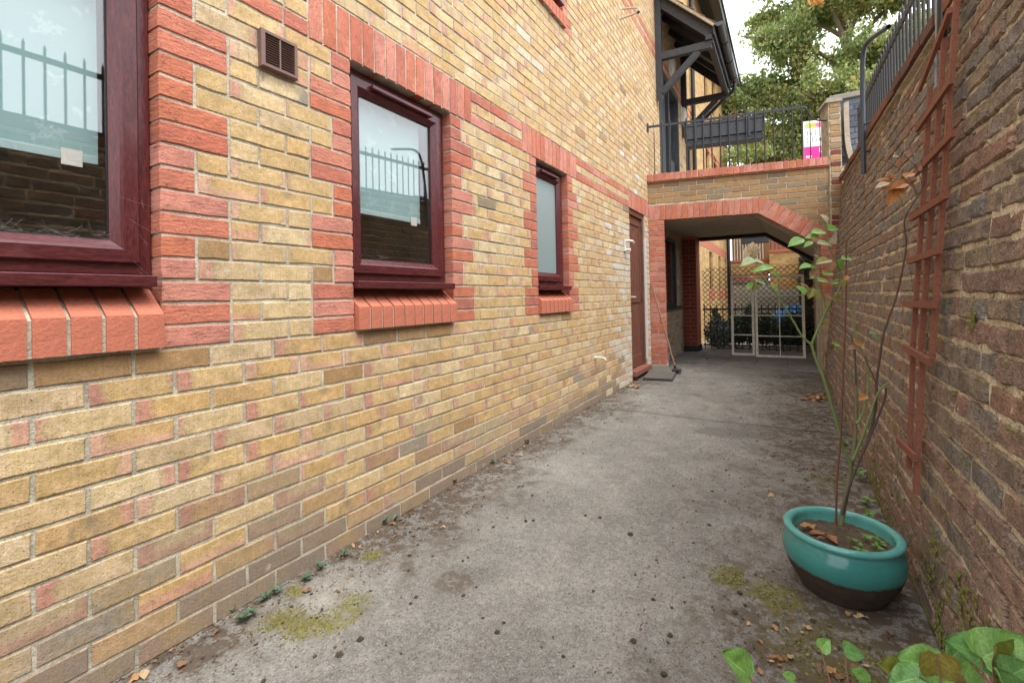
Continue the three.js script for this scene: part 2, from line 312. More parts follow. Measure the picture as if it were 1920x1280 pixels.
const tBlackWood = paint(256, 256, (u, v) => { const s = nz(T128, u * 3, v * 0.4), k = 1 + (s - 0.5) * 0.5 + (nz(T32, u, v) - 0.5) * 0.4; return [52 * k, 53 * k, 58 * k, 0.5 + (s - 0.5) * 0.8]; });
const mBlackWood = std({ map: tBlackWood.map, bumpMap: tBlackWood.bump, bumpScale: 0.001, roughness: 0.55 });
const tIron = paint(256, 256, (u, v) => { const g = nz(T32, u, v), h = nz(TF, u, v), k = 1 + (g - 0.5) * 0.4; let c = [34 * k, 36 * k, 41 * k]; c = m3(c, [96, 60, 40], sst(0.72, 0.85, g) * 0.6); if (h > 0.94) c = m3(c, [130, 134, 140], 0.3); return [c[0], c[1], c[2], 0.5 + (g - 0.5)]; });
for (const k of ['map', 'bump']) tIron[k].repeat.set(3, 3);
const mIron = std({ map: tIron.map, bumpMap: tIron.bump, bumpScale: 0.0008, roughness: 0.42 });
const mPlasticBlack = std({ color: col(30, 32, 36), roughness: 0.3 });
const tPlanter = paint(256, 256, (u, v) => { const k = 1 + (nz(T32, u, v) - 0.5) * 0.35 + (nz(T128, u * 3, v * 0.5) - 0.5) * 0.3; return [56 * k, 58 * k, 64 * k, 0.5]; });
const mPlanter = std({ map: tPlanter.map, roughness: 0.6 });
const tConc = paint(512, 512, (u, v) => { const a = nz(T8, u, v), f = nz(T32, u, v), g = nz(T128, u, v), h = nz(TF, u, v), k = 1 + (a - 0.5) * 0.24 + (f - 0.5) * 0.12 + (g - 0.5) * 0.12 + (h - 0.5) * 0.14; return [146 * k, 140 * k, 130 * k, 0.5 + (g - 0.5) * 0.5 + (h - 0.5) * 0.4]; });
const mConc = std({ map: tConc.map, bumpMap: tConc.bump, bumpScale: 0.002, roughness: 0.95 });
const tSlate = paint(512, 512, (u, v) => { const a = nz(T8, u, v), g = nz(T128, u, v), h = nz(TF, u, v), k = 1 + (a - 0.5) * 0.3 + (g - 0.5) * 0.2 + (h - 0.5) * 0.2; return [122 * k, 119 * k, 118 * k, 0.5 + (g - 0.5) * 0.6]; });
const mSlab = std({ map: tSlate.map, bumpMap: tSlate.bump, bumpScale: 0.002, roughness: 0.9 });
const tFrame = paint(256, 256, (u, v) => { const g = nz(T32, u, v), a = nz(T8, u, v), k = 1 + (g - 0.5) * 0.15 + (a - 0.5) * 0.12; let c = [222 * k, 217 * k, 202 * k]; c = m3(c, [120, 96, 72], sst(0.72, 0.86, g) * 0.6); return [c[0], c[1], c[2], 0.5 + (g - 0.5)]; });
const mFrame = std({ map: tFrame.map, roughness: 0.6 });
const mWhite = std({ color: col(212, 210, 202), roughness: 0.45 });
const mBrass = std({ color: col(176, 142, 72), roughness: 0.35, metalness: 0.9 });
const mInside = std({ color: col(158, 154, 147), roughness: 0.95 });
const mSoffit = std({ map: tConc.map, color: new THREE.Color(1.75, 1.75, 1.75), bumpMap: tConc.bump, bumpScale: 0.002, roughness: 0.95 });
const mGlass = new THREE.MeshPhysicalMaterial({ color: 0xffffff, transmission: 1, thickness: 0, ior: 1.9, roughness: 0.015 });
const mGlassObscure = new THREE.MeshPhysicalMaterial({ color: new THREE.Color(0.72, 0.86, 0.86), transmission: 0.75, thickness: 0, ior: 1.8, roughness: 0.3 });
const tBlind = paint(512, 512, (u, v) => { // faint damask print
  const w = (nz(T8, u, v) - 0.5) * 0.22, p = (x, y, s) => { const dx = ((u + w - x + 1.5) % 1) - 0.5, dy = ((v + w * 0.7 - y + 1.5) % 1) - 0.5, r = Math.hypot(dx, dy) / s, th = Math.atan2(dy, dx); return sst(0.12, -0.12, r - 0.62 - 0.3 * Math.cos(th * 5 + r * 3) * Math.sin(r * 6)); };
  let m = Math.max(p(0.25, 0.25, 0.17), p(0.75, 0.75, 0.17), p(0.72, 0.24, 0.09), p(0.28, 0.76, 0.09), p(0.5, 0.5, 0.07), p(0.02, 0.02, 0.08)); m *= sst(0.35, 0.6, nz(T32, u, v)); const k = 1 + (nz(TF, u, v) - 0.5) * 0.05; return [mix(140, 160, m) * k, mix(172, 188, m) * k, mix(172, 187, m) * k, 0.5];
});
const mBlind = std({ map: tBlind.map, roughness: 0.8 }); tBlind.map.repeat.set(3.2, 3.2);

const tLeaf = paint(256, 256, (u, v) => { // blade with midrib and side veins
  const x = Math.abs(u - 0.5) * 2, mid = sst(0.06, 0.02, x), sv = Math.abs(((v * 8 - x * 2.2) % 1 + 1) % 1 - 0.5), ve = sst(0.07, 0.02, sv) * (1 - mid), n = nz(T32, u * 0.6, v * 0.6), m = nz(T8, u * 0.5, v * 0.5), k = 0.86 + (n - 0.5) * 0.22 + (m - 0.5) * 0.3 + mid * 0.2 + ve * 0.13, sp = sst(0.7, 0.8, nz(T32, u * 0.5 + 0.4, v * 0.5 + 0.2));
  let c = [236 * k, 236 * k, 236 * k]; c = m3(c, [206, 150, 70], sp * 0.5); return [c[0], c[1], c[2], 0.5 - mid * 0.4 - ve * 0.25];
});
// ------------------------------------------------------------------ yellow brick house (left); local frame: x = s, y = up, z = out of the wall
const C = 0.075, Q0 = 0.975;                       // course, height of the first quoin course
const house = thing('brick_house', 'tall house of yellow brick with red brick quoins and maroon windows beside the passage', 'house');
house.rotation.y = Math.PI / 2;
const WIN = [[-1.25, 0], [0.7775, 1.533], [2.648, 3.278]], DOOR = [5.235, 5.98];
const LINT = [[-1.465, 0.215], [0.5625, 1.748], [2.433, 3.493], [5.235, 6.2]];
const S0 = -1.75, S1 = 9.35, YTOP = 6.15;
const UW = [2.70, 3.25];                           // upper window
const hb = new Bricks(house, 300);
const fullRow = (r) => [0, 1, 2, 5, 6, 9, 10, 13, 14].includes(r);
function wallType(s, y) {
  const chalkD = Math.max(0, 1 - Math.abs(s - 5.05) / 0.75) + (s > 5.95 && s < 6.4 ? 0.9 : 0) + (s > 6.4 && y < 2.3 ? 0.85 : 0);
  if (y < 2.0 && rng() < chalkD * (y < 1.9 ? 0.95 : 0.5)) return 'chalk';
  if (y > 2 && y < 3.2 && rng() < 0.05) return 'chalk';
  if (y < 0.05) return 'grime'; if (y < 0.12 && rng() < 0.45) return 'grime'; if (y < 0.4 && rng() < 1.05 - y * 2.0) return 'dirty';
  if (Math.abs(y - 0.93) < 0.04 && WIN.some((w) => s > w[0] - 0.05 && s < w[1] + 0.05) && rng() < 0.8) return 'dull';
  return rng() < 0.008 ? 'dull' : 'yellow';
}
function fillRow(a, b, y, off) { // stretcher bond between a and b with joints at off + k * 0.2265
  const Pm = 0.2265, cuts = [a]; let k = Math.ceil((a - off) / Pm); if (off + k * Pm - a < 0.03) k++;
  for (; off + k * Pm < b - 0.03; k++) cuts.push(off + k * Pm); cuts.push(b);
  for (let i = 0; i < cuts.length - 1; i++) {
    const l = cuts[i] + (i ? 0.0052 : 0.001), r = cuts[i + 1] - (i < cuts.length - 2 ? 0.0052 : 0.001), L = r - l; if (L < 0.015) continue;
    hb.add('brick', wallType((l + r) / 2, y), (l + r) / 2, y + 0.0325 + rr(-0.0012, 0.0012), L, { w: rr(-0.0018, 0.0018) });
  }
}
function cutOut(segs, a, b) { const o = []; for (const [x, y] of segs) { if (b <= x || a >= y) o.push([x, y]); else { if (a > x) o.push([x, a]); if (b < y) o.push([b, y]); } } return o; }
const nRows = Math.floor(YTOP / C);
for (let j = 0; j < nRows; j++) {
  const y = j * C, r = j - 13; let segs = [[S0, S1]];
  if (r >= 0 && r <= 16) for (const [a, b] of WIN) {
    const q = fullRow(r) ? 0.215 : 0.1025;
    for (const [c0, c1] of [[a - q, a], [b, b + q]]) hb.add('red_brick', 'red', (c0 + c1) / 2, y + 0.0325, q, { w: rr(0, 0.002) });
    segs = cutOut(segs, a - q - 0.01, b + q + 0.01);
  }
  if (y < 2.25 && y > 0.05) segs = cutOut(segs, DOOR[0] - 0.004, DOOR[1] + 0.004);
  if (y < 0.05) segs = cutOut(segs, DOOR[0], DOOR[1]);
  if (y > 0.85 && y < 2.1) segs = cutOut(segs, 7.3, 8.25);
  if (r >= 17 && r <= 19) {
    for (const [a, b] of LINT) segs = cutOut(segs, a - 0.008, b + (b < 6 ? 0.008 : 0.002));
    if (r !== 18) { for (const [a, b] of segs) { let k = a; while (k < b - 0.04) { const L = Math.min(0.215, b - k); hb.add('red_brick', 'red', k + L / 2, y + 0.0325, L, { w: rr(0, 0.002) }); k += L + 0.01; } } continue; }
  }
  if (y > 3.59 && y < 3.74) { segs = cutOut(segs, UW[0] - 0.2, UW[1] + 0.2); for (const s of [UW[0] - 0.1, UW[1] + 0.1]) hb.add('red_brick', 'red', s, y + 0.0325, 0.19); }
  if (y >= 3.74 && y < 5.05) { segs = cutOut(segs, UW[0] - 0.11, UW[1] + 0.11); for (const s of [UW[0] - 0.055, UW[1] + 0.055]) hb.add('red_brick', 'red', s, y + 0.0325, 0.1025); }
  if (j === 65 || j === 67) { for (let k = 4.4; k < 9.2; k += 0.225) hb.add('red_brick', 'red', k + 0.1, y + 0.0325, 0.215); segs = cutOut(segs, 4.39, 9.24); }
  if (y > 2.8 && y < 4.9) segs = cutOut(segs, 7.05, 8.62);
  const low = r < 0, off = low ? (((-r) % 2) ? 0.150 : 0.0375) : (j % 2 ? 0.22 : 0.1075);
  for (const [a, b] of segs) fillRow(a, b, y, off);
}
// soldier lintels and cant sill bricks
for (const [a, b] of LINT) { const n = Math.round((b - a) / 0.076), p = (b - a + 0.01) / n; for (let i = 0; i < n; i++) hb.add('red_brick', 'red', a + p * (i + 0.5) - 0.005, Q0 + 17 * C + 0.1075, 0.215, { rot: Math.PI / 2, h: p - 0.01, w: rr(0.001, 0.003) }); }
hb.finish('brickwork', matA);
const mRedPlain = (() => { const t = paint(256, 256, (u, v) => redCell0(u, v)); t.map.repeat.set(5, 5); t.bump.repeat.set(5, 5); return std({ map: t.map, bumpMap: t.bump, bumpScale: 0.002, roughness: 0.9 }); })();
function redCell0(u, v) { const a = nz(T8, u, v), f = nz(T32, u, v), g = nz(T128, u, v), h = nz(TF, u, v), k = 1 + (a - 0.5) * 0.12 + (f - 0.5) * 0.12 + (g - 0.5) * 0.12 + (h - 0.5) * 0.1; return [186 * k, 110 * k, 86 * k, 0.5 + (f - 0.5) * 0.6 + (g - 0.5) * 0.4]; }
function cantSill(a, b, n, y0, hgt, scale = 1) {
  const p = (b - a) / n, g = prism([[-0.1, 0], [0.028, 0], [0.028, 0.106 * scale], [-0.075, 0.19 * scale], [-0.1, 0.19 * scale]], -(p - 0.010) / 2, (p - 0.010) / 2); g.rotateY(-Math.PI / 2); // x(out)->z, z->-x
  for (let i = 0; i < n; i++) { const m = part('sill_brick', g, mRedPlain, house); m.position.set(a + p * (i + 0.5), y0 + 0.004 + rr(-0.001, 0.001), rr(-0.001, 0.001)); }
  part('mortar', prism([[-0.1, 0.002], [0.022, 0.002], [0.022, 0.102 * scale], [-0.079, 0.185 * scale], [-0.1, 0.185 * scale]], 0, b - a - 0.012).rotateY(-Math.PI / 2).translate(b - 0.006, y0 + 0.002, 0), mMortar, house);
}
cantSill(WIN[0][0], WIN[0][1], 16, Q0, 1); cantSill(WIN[1][0], WIN[1][1], 10, Q0, 1); cantSill(WIN[2][0], WIN[2][1], 8, Q0, 1); cantSill(UW[0] - 0.02, UW[1] + 0.02, 8, 3.6, 1);
// mortar bed behind the bricks, with the openings left out
{
  const sh = new THREE.Shape([[S0, -0.4], [S1, -0.4], [S1, YTOP - 0.005], [S0, YTOP - 0.005]].map((p) => new THREE.Vector2(...p)));
  const hole = (a, b, c, d) => sh.holes.push(new THREE.Path([[a, c], [a, d], [b, d], [b, c]].map((p) => new THREE.Vector2(...p))));
  for (const [a, b] of WIN) hole(a - 0.004, b + 0.004, Q0 + 0.02, Q0 + 17 * C - 0.001);
  hole(DOOR[0] - 0.002, DOOR[1] + 0.002, 0.055, 2.249); hole(UW[0] - 0.02, UW[1] + 0.02, 3.62, 5.05); hole(7.3, 8.25, 0.9, 2.1); hole(7.06, 8.61, 2.81, 4.88);
  const g = new THREE.ExtrudeGeometry(sh, { depth: 0.12, bevelEnabled: false }); g.translate(0, 0, -0.1245);
  part('mortar', muv(g), mMortar, house);
}
// upper storey above the view and the far length of the house, brick too small to tell apart
const tFarBrick = paint(1024, 1024, (u, v) => {
  const row = Math.floor(v * 32), fx = u * 10.5 * 1 + (row % 2) * 0.5, ib = Math.floor(fx), r1 = nz(TF, (ib * 37 % 97) / 97, (row * 53 % 89) / 89), r2 = nz(TF, (ib * 17 % 83) / 83 + 0.3, (row * 29 % 71) / 71);
  const mj = (v * 32 - row) < 0.13 || (fx - ib) < 0.045, k = 1 + (nz(T32, u, v) - 0.5) * 0.2 + (r1 - 0.5) * 0.3; let c = [192 * k, 154 * k, 94 * k]; if (r2 > 0.72) c = m3(c, [188, 126, 104], 0.6); if (mj) c = [166, 158, 138]; return [c[0], c[1], c[2], mj ? 0.2 : 0.7];
});
tFarBrick.map.repeat.set(1 / 2.36, 1 / 2.4); tFarBrick.bump.repeat.set(1 / 2.36, 1 / 2.4);
const mFarBrick = std({ map: tFarBrick.map, bumpMap: tFarBrick.bump, bumpScale: 0.006 });
part('upper_wall', bx(S0, S1, YTOP, 8.4, -0.127, -0.002), mFarBrick, house);
{ // far length with narrow windows and red bands
  const g = []; const W = [[12.35, 12.95], [14.2, 14.8], [15.75, 16.3]], W2 = [[12.1, 12.75], [13.6, 14.3]];
  const sh = new THREE.Shape([[S1, -0.4], [17.2, -0.4], [17.2, 8.4], [S1, 8.4]].map((p) => new THREE.Vector2(...p)));
  for (const [a, b] of W) sh.holes.push(new THREE.Path([[a, 1.2], [a, 2.22], [b, 2.22], [b, 1.2]].map((p) => new THREE.Vector2(...p))));
  for (const [a, b] of W2) for (const y of [4.0, 6.2]) sh.holes.push(new THREE.Path([[a, y], [a, y + 1.1], [b, y + 1.1], [b, y]].map((p) => new THREE.Vector2(...p))));
  const e = new THREE.ExtrudeGeometry(sh, { depth: 0.125, bevelEnabled: false }); e.translate(0, 0, -0.127); part('far_wall', muv(e), mFarBrick, house);
  for (const y of [2.26, 4.88, 5.03]) part('red_band', bx(S1 + 0.002, 17.19, y, y + (y < 3 ? 0.215 : 0.07), -0.02, 0.004), mRedPlain, house);
  for (const [a, b] of W) part('red_band', bx(a - 0.15, b + 0.15, 0.96, 1.19, -0.02, 0.012), mRedPlain, house);
  for (const [a, b, y0, y1] of [...W.map((w) => [...w, 1.2, 2.22]), ...W2.map((w) => [...w, 4.0, 5.1]), ...W2.map((w) => [...w, 6.2, 7.3])]) farWindow(a, b, y0, y1);
}
function mitre(rect, prof, mat, name, parent) { // frame of one profile run round a rectangle; prof = [inset, out]
  const [a, b, c, d] = rect, pos = [], corner = (i, k) => { const q = prof[i][0], x = [a + q, b - q, b - q, a + q][k], y = [c + q, c + q, d - q, d - q][k]; return [x, y, prof[i][1]]; };
  const uv = [];
  for (let i = 0; i < prof.length - 1; i++) for (let k = 0; k < 4; k++) {
    const l = (k + 1) % 4, P = corner(i, k), Q = corner(i, l), R = corner(i + 1, l), S = corner(i + 1, k), hor = k % 2 === 0;
    for (const v of [P, Q, R, P, R, S]) { pos.push(...v); const w = prof[i][0] * 3 + (v === R || v === S ? Math.hypot(prof[i + 1][0] - prof[i][0], prof[i + 1][1] - prof[i][1]) : 0); if (hor) uv.push(v[0], w); else uv.push(v[1], w); }
  }
  const g = new THREE.BufferGeometry(); g.setAttribute('position', new THREE.Float32BufferAttribute(pos, 3)); g.setAttribute('uv', new THREE.Float32BufferAttribute(uv, 2)); g.computeVertexNormals();
  return part(name, g, mat, parent);
}
function farWindow(a, b, y0, y1) {
  const w = sub('window', house);
  mitre([a, b, y0, y1], [[0, -0.12], [0, -0.06], [0.06, -0.06], [0.06, -0.09]], mUpvc, 'frame', w);
  part('pane', bx(a + 0.05, b - 0.05, y0 + 0.05, y1 - 0.05, -0.092, -0.088), mGlass, w); part('room', bx(a, b, y0, y1, -0.5, -0.48), mInside, w);
}
function room(a, b, c, d, parent, depth = 1.1) {
  const z0 = -0.128, z1 = -depth; part('room', [bx(a - 0.3, b + 0.3, c - 0.6, d + 0.3, z1 - 0.02, z1), bx(a - 0.32, a - 0.3, c - 0.6, d + 0.3, z1, z0), bx(b + 0.3, b + 0.32, c - 0.6, d + 0.3, z1, z0), bx(a - 0.3, b + 0.3, d + 0.3, d + 0.32, z1, z0), bx(a - 0.3, b + 0.3, c - 0.62, c - 0.6, z1, z0)], mInside, parent);
}
function windowUnit(a, b, y0, y1, o = {}) {
  const w = sub('window', house);
  mitre([a + 0.002, b - 0.002, y0, y1 - 0.004], [[0, -0.128], [0, -0.064], [0.003, -0.061], [0.042, -0.061], [0.042, -0.09]], mUpvc, 'frame', w);
  mitre([a + 0.002, b - 0.002, y0, y1 - 0.004], [[0.036, -0.085], [0.036, -0.05], [0.040, -0.046], [0.078, -0.046], [0.086, -0.05], [0.104, -0.066], [0.108, -0.07], [0.108, -0.092]], mUpvc, 'sash', w);
  mitre([a, b, y0, y1], [[0.1075, -0.0775], [0.113, -0.0775], [0.113, -0.0815]], std({ color: col(22, 24, 26), roughness: 0.6 }), 'gasket', w);
  part('pane', bx(a + 0.106, b - 0.106, y0 + 0.106, y1 - 0.106, -0.0835, -0.0795), o.obscure ? mGlassObscure : mGlass, w);
  part('sill', [rbx(a + 0.004, b - 0.022, y0 - 0.040, y0 - 0.004, -0.06, 0.031, 0.004), rbx(a + 0.006, b - 0.006, y0 - 0.012, y0, -0.128, -0.05, 0.002)], mUpvc, w);
  if (o.vent) part('trickle_vent', rbx(a + 0.16, b - 0.14, y1 - 0.075, y1 - 0.052, -0.047, -0.02, 0.006), mUpvc, w);
  if (o.blind) {
    const bl = part('blind', bx(a + 0.03, o.blind[1], o.blind[0], y1 + 0.05, -0.134, -0.1325), mBlind, w);
    part('bottom_bar', rbx(a + 0.03, o.blind[1], o.blind[0] - 0.014, o.blind[0] + 0.012, -0.138, -0.128, 0.003), std({ color: col(160, 186, 186), roughness: 0.6 }), bl);
    if (o.tag) part('paper_tag', bx(o.tag - 0.025, o.tag + 0.025, o.blind[0] - 0.03, o.blind[0] + 0.02, -0.126, -0.125), mWhite, w);
  }
  room(a, b, y0, y1, w, o.obscure ? 1.0 : 2.6);
  return w;
}
windowUnit(WIN[0][0], WIN[0][1], 1.212, 2.25, { blind: [1.575, -0.115], tag: -0.18 });
windowUnit(WIN[1][0], WIN[1][1], 1.212, 2.25, { vent: true, blind: [1.575, 1.39], tag: 1.33 });
windowUnit(WIN[2][0], WIN[2][1], 1.212, 2.25, { vent: true, obscure: true });
windowUnit(UW[0], UW[1], 3.83, 5.05, {});
{ // window inside the archway
  const w = sub('window', house);
  mitre([7.3, 8.25, 0.9, 2.1], [[0, -0.12], [0, -0.03], [0.06, -0.03], [0.06, -0.06]], mBlackWood, 'frame', w);
  part('pane', bx(7.35, 8.2, 0.95, 2.05, -0.063, -0.059), mGlass, w); part('sill', rbx(7.25, 8.32, 0.86, 0.9, -0.05, 0.05), mBlackWood, w); room(7.3, 8.25, 0.9, 2.1, w, 1.5);
}
{ // boarded door
  const d = sub('door', house), [a, b] = DOOR, y0 = 0.13, y1 = 2.25;
  const fr = part('frame', [rbx(a, a + 0.055, y0, y1, -0.12, -0.02), rbx(b - 0.055, b, y0, y1, -0.12, -0.02), rbx(a + 0.055, b - 0.055, y1 - 0.07, y1, -0.12, -0.02)], mDoor, d);
  part('white_jamb', bx(b - 0.012, b + 0.02, 0.2, 1.9, -0.018, 0.006), std({ color: col(206, 204, 200), roughness: 0.8 }), d);
  const n = 7, p = (b - a - 0.20) / n;
  for (let i = 0; i < n; i++) for (const [u, v] of [[0.28, 1.02], [1.14, 2.08]]) part('board', rbx(a + 0.1 + p * i + 0.002, a + 0.1 + p * (i + 1) - 0.002, u, v, -0.085, -0.062, 0.006), mDoor, d);
  part('rail', [rbx(a + 0.056, b - 0.056, y0 + 0.01, 0.29, -0.09, -0.05), rbx(a + 0.056, b - 0.056, 1.01, 1.15, -0.09, -0.05), rbx(a + 0.056, b - 0.056, 2.07, 2.178, -0.09, -0.05), rbx(a + 0.056, a + 0.11, 0.29, 2.07, -0.09, -0.05), rbx(b - 0.11, b - 0.056, 0.29, 2.07, -0.09, -0.05)], mDoor, d);
  part('backing', bx(a + 0.06, b - 0.06, y0 + 0.02, y1 - 0.08, -0.1, -0.092), mDoor, d);
  part('lock_plate', rbx(a + 0.02, a + 0.055, 1.0, 1.2, -0.02, -0.012, 0.002), mBrass, d);
  part('handle', [rod([a + 0.085, 1.09, -0.05], [a + 0.085, 1.09, 0.0], 0.009), rod([a + 0.085, 1.09, 0.0], [a + 0.2, 1.085, 0.002], 0.009), rbx(a + 0.07, a + 0.1, 1.0, 1.16, -0.05, -0.045, 0.002)], mWhite, d);
  part('threshold', rbx(a - 0.01, b + 0.02, 0.06, 0.128, -0.12, 0.055, 0.008), std({ map: tDoor.map, color: new THREE.Color(1.5, 1.4, 1.5), roughness: 0.7 }), d);
  part('step', bx(a + 0.003, b - 0.003, -0.05, 0.056, -0.12, -0.004), mConc, d);
  part('room', bx(a - 0.1, b + 0.1, -0.1, 2.4, -0.3, -0.28), mInside, d);
}
{ // deck-level door under the porch, lamp and downpipe belong to the house
  const d = sub('porch_door', house), a = 7.06, b = 8.61;
  part('frame', [rbx(a, a + 0.07, 2.82, 4.88, -0.12, 0.01), rbx(b - 0.07, b, 2.82, 4.88, -0.12, 0.01), rbx(a + 0.07, b - 0.07, 4.78, 4.88, -0.12, 0.01), rbx(7.75, 7.82, 2.82, 4.78, -0.12, 0.0)], mBlackWood, d);
  for (let i = 0; i < 7; i++) part('board', rbx(7.14 + i * 0.086, 7.222 + i * 0.086, 2.84, 4.78, -0.1, -0.05, 0.008), mBlackWood, d);
  part('side_pane', bx(7.82, 8.54, 3.6, 4.78, -0.07, -0.065), mGlass, d); part('side_panel', bx(7.82, 8.54, 2.84, 3.6, -0.08, -0.06), mBlackWood, d); part('room', bx(7, 8.7, 2.8, 4.9, -0.4, -0.38), mInside, d);
}
part('downpipe', rod([10.0, 2.5, 0.06], [10.0, 7.8, 0.06], 0.045, 0.045, 12), mPlasticBlack, house);
part('upper_gutter', [bx(9.6, 17.3, 7.95, 8.12, 0.36, 0.5), bx(9.6, 17.3, 8.0, 8.3, 0.30, 0.355)], mPlasticBlack, house);
part('eaves', bx(9.6, 17.3, 8.3, 8.42, -0.1, 0.5), mBlackWood, house);
part('parapet', bx(S0, 9.6, 8.4, 8.5, -0.13, 0.02), mConc, house);
part('gable_wall', bx(17.2, 17.35, -0.4, 8.4, -5, -0.002), mFarBrick, house);
part('gable_wall', bx(S0 - 0.14, S0 - 0.002, -0.4, 8.4, -5, -0.002), mFarBrick, house);
part('roof', prism([[S0, 8.5], [17.3, 8.5], [17.3, 8.6], [S0, 8.6]], -5, -0.14), std({ color: col(104, 70, 56) }), house);
part('back_wall', bx(S0, 17.2, -0.4, 8.4, -5.2, -5.02), mFarBrick, house);

// small fittings on the wall
{
  const v = thing('air_vent', 'small brown louvred air vent grille on yellow brick beside big window', 'vent'); v.rotation.y = Math.PI / 2;
  const m = std({ color: col(112, 84, 76), roughness: 0.45 }), a = 0.333, b = 0.487, c = 2.028, d = 2.175;
  mitre([a, b, c, d], [[0, 0.0], [0, 0.024], [0.004, 0.028], [0.014, 0.028], [0.016, 0.01]], m, 'frame', v);
  for (let i = 0; i < 12; i++) { const y = c + 0.02 + i * 0.0097, s = part('slat', bx(a + 0.014, b - 0.014, -0.0018, 0.0018, -0.006, 0.006), m, v); s.position.set(0, y, 0.018); s.rotation.x = 0.6; }
  part('divider', bx((a + b) / 2 - 0.003, (a + b) / 2 + 0.003, c + 0.014, d - 0.014, 0.019, 0.026), m, v); part('backing', bx(a + 0.01, b - 0.01, c + 0.01, d - 0.01, 0.003, 0.006), std({ color: col(16, 14, 14) }), v);
}
const pipeA = thing('overflow_pipe', 'short white overflow pipe sticking out low on the brick wall before the door', 'pipe');
part('spout', tube([[-0.02, 0.47, -3.9], [0.06, 0.472, -3.9], [0.1, 0.465, -3.9], [0.115, 0.445, -3.9]], 0.011, 16, 10), mWhite, pipeA); part('collar', rod([0, 0.47, -3.9], [0.012, 0.47, -3.9], 0.018, 0.018, 12), mWhite, pipeA);
const pipeB = thing('waste_pipe', 'white waste pipe stub with bracket on chalky brick beside the door frame', 'pipe');
part('spout', tube([[-0.02, 1.79, -5.0], [0.06, 1.79, -5.0], [0.09, 1.785, -5.02], [0.09, 1.77, -5.1]], 0.014, 16, 10), mWhite, pipeB); part('lower_stub', rod([-0.01, 1.68, -5.02], [0.07, 1.68, -5.02], 0.02, 0.02, 12), mWhite, pipeB); part('clip', rbx(0, 0.02, 1.66, 1.81, -5.03, -4.97), mWhite, pipeB);
const pipeC = thing('boiler_pipe', 'thin pale pipe bracket jutting out high on the yellow brick wall', 'pipe');
part('pipe', tube([[-0.02, 4.60, -5.05], [0.2, 4.62, -5.05], [0.22, 4.66, -5.05], [0.02, 4.72, -5.05]], 0.011, 20, 8), std({ color: col(180, 172, 156) }), pipeC); part('end_cap', rod([0.21, 4.60, -5.05], [0.24, 4.62, -5.05], 0.014), mPlasticBlack, pipeC);
